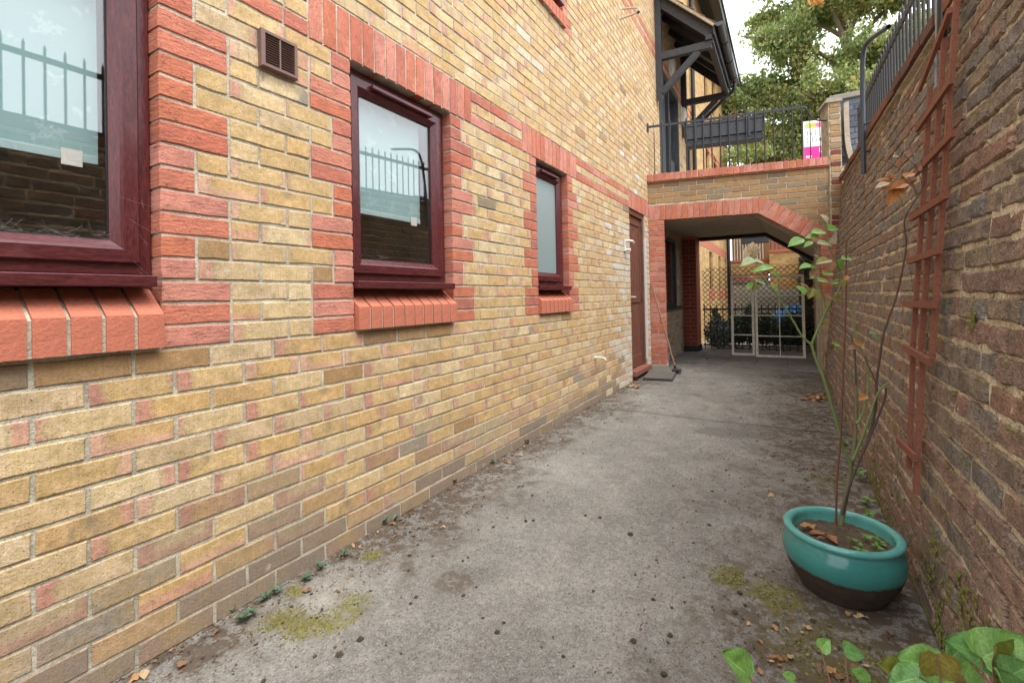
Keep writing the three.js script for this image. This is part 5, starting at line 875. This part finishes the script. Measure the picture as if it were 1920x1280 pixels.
  for (const [x, y, w, a, c] of [[1537, 433, 34, 3.0, 'green'], [1566, 429, 36, 0.15, 'green'], [1494, 452, 38, 3.4, 'green'], [1525, 444, 30, 2.9, 'green'], [1516, 457, 22, 3.5, 'green'], [1549, 456, 38, 0.0, 'pale'], [1546, 488, 38, 3.2, 'yellow'], [1577, 496, 28, -1.2, 'green'], [1589, 483, 24, 0.2, 'green'], [1554, 511, 28, 0.3, 'green'], [1545, 525, 28, 0.1, 'green'], [1528, 520, 20, 3.0, 'pale'], [1503, 543, 28, 2.0, 'green'], [1512, 537, 28, 2.2, 'pink'], [1521, 549, 26, 4.2, 'yellow'], [1535, 552, 26, -0.9, 'yellow'], [1560, 556, 30, 2.4, 'brown'], [1570, 560, 26, -1.0, 'yellow'], [1510, 498, 26, 3.3, 'green'], [1524, 500, 20, 0.2, 'green'], [1526, 512, 24, 3.9, 'brown'], [1559, 500, 26, 4.2, 'brown'], [1566, 530, 18, 0.4, 'green'], [1582, 531, 18, -1.3, 'yellow'], [1426, 504, 36, 3.1, 'green'], [1440, 501, 28, 0.4, 'green'], [1458, 516, 34, -0.5, 'green'], [1455, 539, 24, -0.7, 'green'], [1428, 527, 26, 2.6, 'pale'], [1415, 522, 22, 2.3, 'orange'], [1407, 535, 22, 3.6, 'green'], [1416, 538, 20, 4.6, 'yellow'], [1404, 491, 36, 3.3, 'pale'], [1426, 489, 26, 0.0, 'pale'], [1404, 470, 34, 3.9, 'beige'], [1415, 470, 36, 4.6, 'beige'], [1410, 463, 24, 1.5, 'beige'], [1546, 408, 22, 1.9, 'beige'], [1550, 414, 20, -1.0, 'beige'], [1541, 403, 16, 2.3, 'brown'], [1640, 624, 24, 2.8, 'pale'], [1645, 635, 24, -0.6, 'pale'], [1614, 645, 34, -0.15, 'orange'], [1599, 652, 20, 3.2, 'brown'], [1565, 646, 14, 1.8, 'green'], [1562, 651, 18, -1.2, 'brown'], [1571, 646, 14, 0.1, 'green'], [1547, 664, 20, -1.5, 'orange'], [1619, 745, 22, 3.4, 'orange'], [1702, 342, 34, 2.6, 'orange'], [1690, 346, 40, 3.4, 'orange'], [1672, 352, 40, 3.0, 'orange'], [1680, 364, 44, 3.9, 'orange'], [1692, 362, 40, -0.5, 'orange'], [1660, 338, 30, 2.8, 'orange'], [1655, 345, 26, 3.3, 'beige'], [1672, 330, 26, 1.9, 'orange'], [1706, 326, 26, 0.6, 'orange'], [1694, 372, 26, -1.2, 'beige'], [1685, 303, 14, 1.6, 'orange'], [1628, 350, 14, 0.1, 'brown'], [1681, 292, 12, 0.2, 'beige'], [1724, 314, 18, 1.0, 'brown'], [1532, 480, 16, 2.3, 'pale'], [1588, 520, 14, 1.0, 'orange']]) lf(x, y, w * (x > 1640 && y < 400 ? 1.05 : 1), a, c, rr(-0.03, 0.05) + (x > 1640 && y < 400 ? -0.06 : 0));
}
// seedlings and dry leaves in the pot
function seedling(label, p, n, R, c, group) {
  const s = thing('seedling', label, 'weed', group); s.position.copy(p); const g1 = leafGeo(R, R * 0.36, 0.2, 3);
  for (let i = 0; i < n; i++) { const m = part('leaf', g1, c, s); m.rotation.set(-rr(0.5, 1.4), i / n * 6.28 + rr(-0.4, 0.4), 0, 'YXZ'); m.position.set(0, rr(0.006, R * 0.9), 0); m.scale.setScalar(rr(0.6, 1.1)); }
  part('stem', rod([0, -0.004, 0], [0, R * 0.9, 0], 0.0015, 0.001, 5), c, s); return s;
}
for (const [dx, dz] of [[0.03, 0.03], [0.075, -0.02], [0.10, 0.05], [0.05, 0.085], [0.115, -0.005]]) seedling('small pale green seedling sprouting from soil in the teal pot', new THREE.Vector3(POT[0] + dx, 0.182, -POT[1] + dz), 5, 0.028, LM.green, 'seedlings in the pot');
const dryG = [0, 1, 2, 3].map((q) => { const g = leafGeo(1, [0.26, 0.32, 0.18, 0.3][q], [0.3, 0.5, 0.2, -0.3][q], 7), p = g.attributes.position; for (let i = 0; i < p.count; i++) { const x = p.getX(i), y = p.getY(i); p.setXYZ(i, x * (1 + 0.3 * Math.sin(y * 13 + q)), y - 0.5, p.getZ(i) + 0.25 * y * y + 0.10 * Math.sin(y * 5 + q * 2) * (1 + x) + 0.06 * Math.sin(x * 16 + y * 9)); } g.computeVertexNormals(); return g; });
const mDry = [[0.30, 0.14, 0.06], [0.22, 0.11, 0.055], [0.36, 0.20, 0.085], [0.17, 0.10, 0.06], [0.42, 0.29, 0.16]].map((c) => std({ color: new THREE.Color(...c), roughness: 0.85, side: THREE.DoubleSide }));
function dryLeaf(label, group, p, L, m, flat = true) { const l = shadow(new THREE.Mesh(pick(dryG), m || pick(mDry))); L *= 0.8; l.scale.setScalar(L); l.rotation.set(-Math.PI / 2 + rr(-0.2, 0.2), 0, rr(0, 6.28), 'XYZ'); l.position.copy(p); l.position.y += L * 0.08 + 0.002; tag(l, 'dry_leaf', label, 'leaf', group); }
for (const [dx, dz, L, k] of [[-0.105, -0.02, 0.085, 2], [-0.075, 0.01, 0.08, 0], [-0.035, 0.045, 0.08, 0], [-0.07, 0.055, 0.04, 1], [0.12, 0.09, 0.05, 1]]) dryLeaf('curled brown leaf lying on the soil in the teal pot', 'leaves in the pot', new THREE.Vector3(POT[0] + dx, 0.188, -POT[1] + dz), L, mDry[k]);
// ------------------------------------------------------------------ litter on the floor
{
  const G = (px, py) => { const q = onGround(px, py); q.y = 0.002; return q; };
  for (const [px, py, L] of [[1615, 1160, 0.06], [1530, 880, 0.07], [1525, 872, 0.05], [1495, 882, 0.035], [1450, 855, 0.05], [1446, 930, 0.05], [830, 990, 0.04], [585, 1080, 0.03], [575, 1110, 0.05], [520, 1070, 0.05], [405, 1188, 0.05], [270, 1268, 0.055], [340, 1250, 0.045], [250, 1275, 0.05], [735, 985, 0.05], [750, 975, 0.04], [955, 868, 0.06], [1030, 808, 0.05], [1560, 1262, 0.05], [1575, 1270, 0.05], [1602, 1252, 0.04], [1535, 1258, 0.05], [1700, 1060, 0.05], [1690, 1110, 0.06]]) dryLeaf('dry brown leaf lying alone on the concrete passage floor', 'leaves on the passage floor', G(px, py), L);
  for (let i = 0; i < 34; i++) dryLeaf('orange brown leaf in the drift against the foot of the retaining wall', 'leaf drift by the wall', G(rr(1505, 1560), rr(738, 754)), rr(0.06, 0.11));
  for (let i = 0; i < 16; i++) dryLeaf('tan leaf caught by the house wall before the doormat', 'leaves by the doormat', G(rr(1172, 1205), rr(712, 728)), rr(0.05, 0.09));
  for (let i = 0; i < 14; i++) dryLeaf('pale dry leaf on the dark paving under the arch', 'leaves on the paving', new THREE.Vector3(rr(0.5, 2), 0.016, -rr(6.9, 8.2)), rr(0.04, 0.08));
  const mcs = [[0.07, 0.055, 0.03], [0.09, 0.065, 0.045], [0.055, 0.055, 0.025]].map((c) => std({ color: new THREE.Color(...c), roughness: 1 })), mg = [0, 1, 2].map((s) => { const g = new THREE.IcosahedronGeometry(1, 5), p = g.attributes.position; for (let i = 0; i < p.count; i++) { const k = 0.1 + 1.1 * nz(T128, p.getX(i) * 0.16 + 0.5 + s * 0.3, p.getY(i) * 0.16 + p.getZ(i) * 0.11 + 0.5) + 0.8 * nz(T32, p.getX(i) * 0.25 + 0.5 + s * 0.2, p.getY(i) * 0.25 + p.getZ(i) * 0.17 + 0.5); p.setXYZ(i, p.getX(i) * k, p.getY(i) * k * 0.6, p.getZ(i) * k); } g.computeVertexNormals(); return g; });
  const clump = (px, py, r) => { const m = shadow(new THREE.Mesh(pick(mg), pick(mcs))), p = G(px, py); m.scale.setScalar(r * 0.66); m.rotation.y = rr(0, 6); m.position.set(p.x, r * 0.2, p.z); tag(m, 'moss_clump', r > 0.016 ? 'large round dark moss clump lying in the middle of the passage floor' : 'small dark clump of dried moss on the passage floor', 'moss', r > 0.016 ? undefined : 'moss clumps'); };
  clump(1182, 1003, 0.017); for (const [px, py, r] of [[1125, 971, 0.012], [1098, 967, 0.010], [1188, 1203, 0.013], [932, 1186, 0.011], [905, 1160, 0.008], [980, 912, 0.010], [998, 929, 0.009], [1000, 976, 0.010], [986, 977, 0.011], [925, 988, 0.009], [868, 1052, 0.008], [768, 1042, 0.011], [766, 1070, 0.008], [780, 1120, 0.010], [770, 1132, 0.008], [869, 1117, 0.009], [675, 1200, 0.014], [636, 1228, 0.015], [1225, 1125, 0.010], [1260, 1140, 0.008], [1257, 1192, 0.011], [1245, 1265, 0.012], [1330, 985, 0.012], [1300, 940, 0.009], [1420, 828, 0.014], [1483, 828, 0.014], [1390, 783, 0.012], [945, 1168, 0.008], [1525, 1165, 0.012], [1455, 1170, 0.012], [1378, 1148, 0.012], [1398, 1135, 0.008]]) clump(px, py, r);
  for (let i = 0; i < 26; i++) dryLeaf('small dry leaf on the gritty floor near the teal pot', 'leaves near the pot', G(rr(1330, 1690), rr(1150, 1272)), rr(0.018, 0.045));
  for (let i = 0; i < 26; i++) { const q = onGround(rr(240, 1100), 1000); dryLeaf('small dry leaf in the litter along the foot of the house wall', 'leaves along the house wall', new THREE.Vector3(0.015 + Math.pow(rng(), 2) * 0.2, 0.002, -rr(-0.15, 4.2)), rr(0.02, 0.05)); }
  const lit = [], r = rngOf(404); // fine litter: twigs, seeds, crumbs
  for (let i = 0; i < 7500; i++) {
    let x, s; const k = r(); if (k < 0.45) { x = 0.01 + Math.pow(r(), 2.2) * 0.30; s = -0.3 + 5.4 * r(); } else if (k < 0.92) { x = RX - 0.01 - Math.pow(r(), 1.3) * 0.9; s = -0.2 + 6.6 * r(); } else { x = 0.2 + 1.8 * r(); s = -0.2 + 6.8 * r(); }
    const L = 0.0025 + 0.013 * r() * r() * r(), t = r() < 0.3, g = new THREE.BoxGeometry(t ? 0.0018 : L * 0.8, t ? 0.0018 : L * 0.35, t ? L * 2.4 : L).toNonIndexed(); g.rotateX((r() - 0.5) * 0.5); g.rotateY(r() * 6.28); g.translate(x, 0.003, -s); const c = [[0.16, 0.09, 0.05], [0.10, 0.07, 0.05], [0.05, 0.04, 0.03], [0.30, 0.22, 0.14], [0.24, 0.11, 0.05]][Math.floor(r() * 5) % 5], ca = new Float32Array(g.attributes.position.count * 3); for (let j = 0; j < ca.length; j += 3) { ca[j] = c[0]; ca[j + 1] = c[1]; ca[j + 2] = c[2]; } g.setAttribute('color', new THREE.BufferAttribute(ca, 3)); lit.push(g);
  }
  for (let i = 0; i < 700; i++) { // crumbs of dead moss
    let x, s; const k = r(); if (k < 0.5) { x = 0.05 + Math.pow(r(), 1.5) * 0.65; s = -0.3 + 4.6 * r(); } else { x = RX - 0.05 - Math.pow(r(), 1.4) * 1.0; s = -0.2 + 5.2 * r(); }
    const L = 0.002 + 0.007 * r() * r(), g0 = mg[Math.floor(r() * 3) % 3], g = new THREE.IcosahedronGeometry(1, 0); g.deleteAttribute('uv'); const pp = g.attributes.position; for (let j = 0; j < pp.count; j++) { const q = 0.6 + 0.8 * nz(TF, pp.getX(j) * 0.4 + i * 0.013, pp.getY(j) * 0.4 + pp.getZ(j) * 0.3); pp.setXYZ(j, pp.getX(j) * q * L, pp.getY(j) * q * L * 0.6, pp.getZ(j) * q * L); } g.computeVertexNormals(); g.translate(x, 0.002, -s); const c = [[0.06, 0.045, 0.03], [0.09, 0.06, 0.04], [0.05, 0.05, 0.025]][i % 3], ca = new Float32Array(pp.count * 3); for (let j = 0; j < ca.length; j += 3) { ca[j] = c[0]; ca[j + 1] = c[1]; ca[j + 2] = c[2]; } g.setAttribute('color', new THREE.BufferAttribute(ca, 3)); lit.push(g);
  }
  for (const g of lit) g.deleteAttribute('uv');
  tag(shadow(new THREE.Mesh(mergeGeometries(lit), std({ vertexColors: true, roughness: 1 }))), 'leaf_litter', 'fine brown litter of twigs and crumbs along both walls of the passage', 'litter', undefined, 'stuff');
  for (const [px, py] of [[243, 1253], [435, 1145], [455, 1168], [468, 1155], [520, 1115], [600, 1070], [572, 1090], [645, 1045], [720, 985], [740, 980], [852, 908], [880, 890], [925, 868], [990, 832], [497, 1128], [1170, 735]]) seedling('little blue green weed growing at the foot of the yellow brick wall', onGround(px, py), 6, 0.03, mGreenLeaf(0.12, 0.22, 0.12, 0.1), 'weeds along the house wall');
  for (const [x, s] of [[2.06, 2.1], [2.08, 2.3], [2.05, 1.9], [2.09, 2.7], [2.07, 3.4]]) seedling('tiny green weed at the mossy foot of the retaining wall', new THREE.Vector3(x, 0, -s), 6, 0.04, LM.green, 'weeds along the old wall');
}
{ // moss tufts on the floor and cobwebs
  const r = rngOf(515), tufts = []; for (let i = 0; i < 5200; i++) { const b = blobsG[Math.floor(r() * blobsG.length)]; if (b[3] !== 'moss') continue; const x = b[0] + (r() + r() - 1) * b[2] * 1.1, s = b[1] + (r() + r() - 1) * b[2] * 1.1; if (x < 0.01 || x > RX - 0.01 || nz(T32, x * 0.5, s * 0.5) < 0.44) continue; const h = 0.002 + 0.005 * r(), g = new THREE.ConeGeometry(0.0028 + 0.003 * r(), h, 4, 1).toNonIndexed(); g.deleteAttribute('uv'); g.rotateX((r() - 0.5) * 0.9); g.rotateZ((r() - 0.5) * 0.9); g.translate(x, h * 0.4, -s); const c = [[0.17, 0.15, 0.035], [0.13, 0.12, 0.03], [0.10, 0.10, 0.03], [0.21, 0.18, 0.05]][i % 4], ca = new Float32Array(g.attributes.position.count * 3); for (let j = 0; j < ca.length; j += 3) { ca[j] = c[0]; ca[j + 1] = c[1]; ca[j + 2] = c[2]; } g.setAttribute('color', new THREE.BufferAttribute(ca, 3)); tufts.push(g); }
  tag(shadow(new THREE.Mesh(mergeGeometries(tufts), std({ vertexColors: true, roughness: 1 }))), 'floor_moss', 'short yellow green moss growing in patches on the concrete floor', 'moss', undefined, 'stuff');
  const web = [], S = (x, y, s) => [x, y, -s], strand = (a, b, sag) => { const m = [(a[0] + b[0]) / 2, (a[1] + b[1]) / 2 - sag, (a[2] + b[2]) / 2]; web.push(new THREE.TubeGeometry(new THREE.CatmullRomCurve3([a, m, b].map((p) => new THREE.Vector3(...p))), 6, 0.00012, 3, false).toNonIndexed()); };
  const q = (a, b) => a + (b - a) * r();
  for (let i = 0; i < 36; i++) { const s = q(-0.42, -0.1); strand(S(q(-0.075, -0.06), q(1.315, 1.335), s), S(q(-0.078, -0.06), q(1.325, 1.36), s + q(-0.09, 0.09)), q(-0.004, 0.012)); }
  for (let i = 0; i < 6; i++) { const y = q(1.23, 1.5); strand(S(q(-0.05, -0.045), y, q(-0.09, -0.03)), S(q(-0.05, 0.0), y + q(-0.06, 0.03), q(-0.04, 0.002)), q(0, 0.008)); }
  for (let i = 0; i < 10; i++) { const s = q(0.89, 0.99); strand(S(-0.07, q(1.33, 1.4), s), S(-0.065, q(1.325, 1.345), s + q(0, 0.12)), q(0, 0.01)); }
  tag(shadow(new THREE.Mesh(mergeGeometries(web), std({ color: col(206, 204, 200), roughness: 0.8 }))), 'cobweb', 'pale cobweb strands across the corners of the maroon window frames', 'cobweb', undefined, 'stuff');
}
// ------------------------------------------------------------------ foreground climber at the bottom right
{
  const iv = thing('leafy_climber', 'broad leaved green climber in the foreground beside the retaining wall', 'plant'), lg = broadLeaf(), st = std({ color: col(120, 84, 62), roughness: 0.7 });
  function broadLeaf() { const g = new THREE.PlaneGeometry(1, 1, 10, 10), p = g.attributes.position; for (let i = 0; i < p.count; i++) { const u = p.getX(i) * 2, t = p.getY(i) + 0.5, w = 0.46 * Math.pow(Math.sin(Math.PI * Math.min(1, 0.10 + 0.9 * Math.pow(t, 0.62))), 0.8) * (1 - 0.12 * t); p.setXYZ(i, u * w, t - (t < 0.15 ? Math.abs(u) * 0.10 : 0), 0.10 * Math.abs(u) - 0.16 * t * t + 0.02 * Math.sin(u * 5 + t * 9)); } g.computeVertexNormals(); return g; }
  const gm = { a: mGreenLeaf(0.34, 0.68, 0.15, 0.25), b: mGreenLeaf(0.26, 0.58, 0.16, 0.25), y: mGreenLeaf(0.44, 0.50, 0.07, 0.3), o: mGreenLeaf(0.50, 0.40, 0.08, 0.3) };
  const root = new THREE.Vector3(1.99, 0.0, -0.12), root2 = new THREE.Vector3(1.86, 0.0, -0.02);
  for (const [x, y, w, a, c, d] of [[1382, 1245, 92, 2.3, 'a', 0.72], [1548, 1207, 34, 0.5, 'a', 0.95], [1603, 1224, 44, -0.2, 'b', 0.95], [1612, 1266, 46, 2.4, 'a', 0.85], [1724, 1243, 92, 3.0, 'a', 0.80], [1770, 1247, 60, 0.1, 'a', 0.82], [1822, 1217, 100, 2.8, 'b', 0.84], [1883, 1212, 104, 0.6, 'a', 0.82], [1676, 1262, 90, 2.4, 'y', 0.78], [1762, 1268, 90, -1.6, 'o', 0.78], [1872, 1262, 130, -1.4, 'y', 0.80], [1694, 1276, 70, 3.4, 'b', 0.76], [1912, 1258, 80, 0.2, 'b', 0.78], [1840, 1290, 90, -0.6, 'a', 0.74], [1790, 1228, 50, 3.6, 'b', 0.86], [1478, 1268, 30, 2.6, 'a', 0.9], [1900, 1300, 120, 2.0, 'b', 0.7]]) {
    const p = atDepth(x, y, d), L = 0.84 * w / FPX * d, dir = camR.clone().multiplyScalar(Math.cos(a)).addScaledVector(camU, Math.sin(a)).addScaledVector(camF, rr(-0.3, 0.3)).normalize(), nrm = camU.clone().addScaledVector(camF, -0.7).addScaledVector(camR, rr(-0.4, 0.4)).normalize(), X = new THREE.Vector3().crossVectors(dir, nrm).normalize(), Z = new THREE.Vector3().crossVectors(X, dir), m = part('leaf', lg, gm[c], iv);
    m.quaternion.setFromRotationMatrix(new THREE.Matrix4().makeBasis(X, dir, Z)); m.scale.setScalar(L); const b0 = p.clone().addScaledVector(dir, -L / 2); m.position.copy(b0); const rt = x < 1640 ? root2 : root; part('stem', cane([rt, rt.clone().lerp(b0, 0.5).add(new THREE.Vector3(rr(-0.02, 0.02), 0.06, rr(-0.02, 0.02))), b0], 0.0025, 0.0012, 10, 5), st, iv);
  }
}
const renderer = new THREE.WebGLRenderer({ antialias: true });
renderer.setSize(1024, 682);
renderer.toneMapping = THREE.LinearToneMapping; renderer.toneMappingExposure = EXPOSURE;
renderer.shadowMap.enabled = true; renderer.shadowMap.type = THREE.PCFSoftShadowMap;
renderer.render(scene, camera);
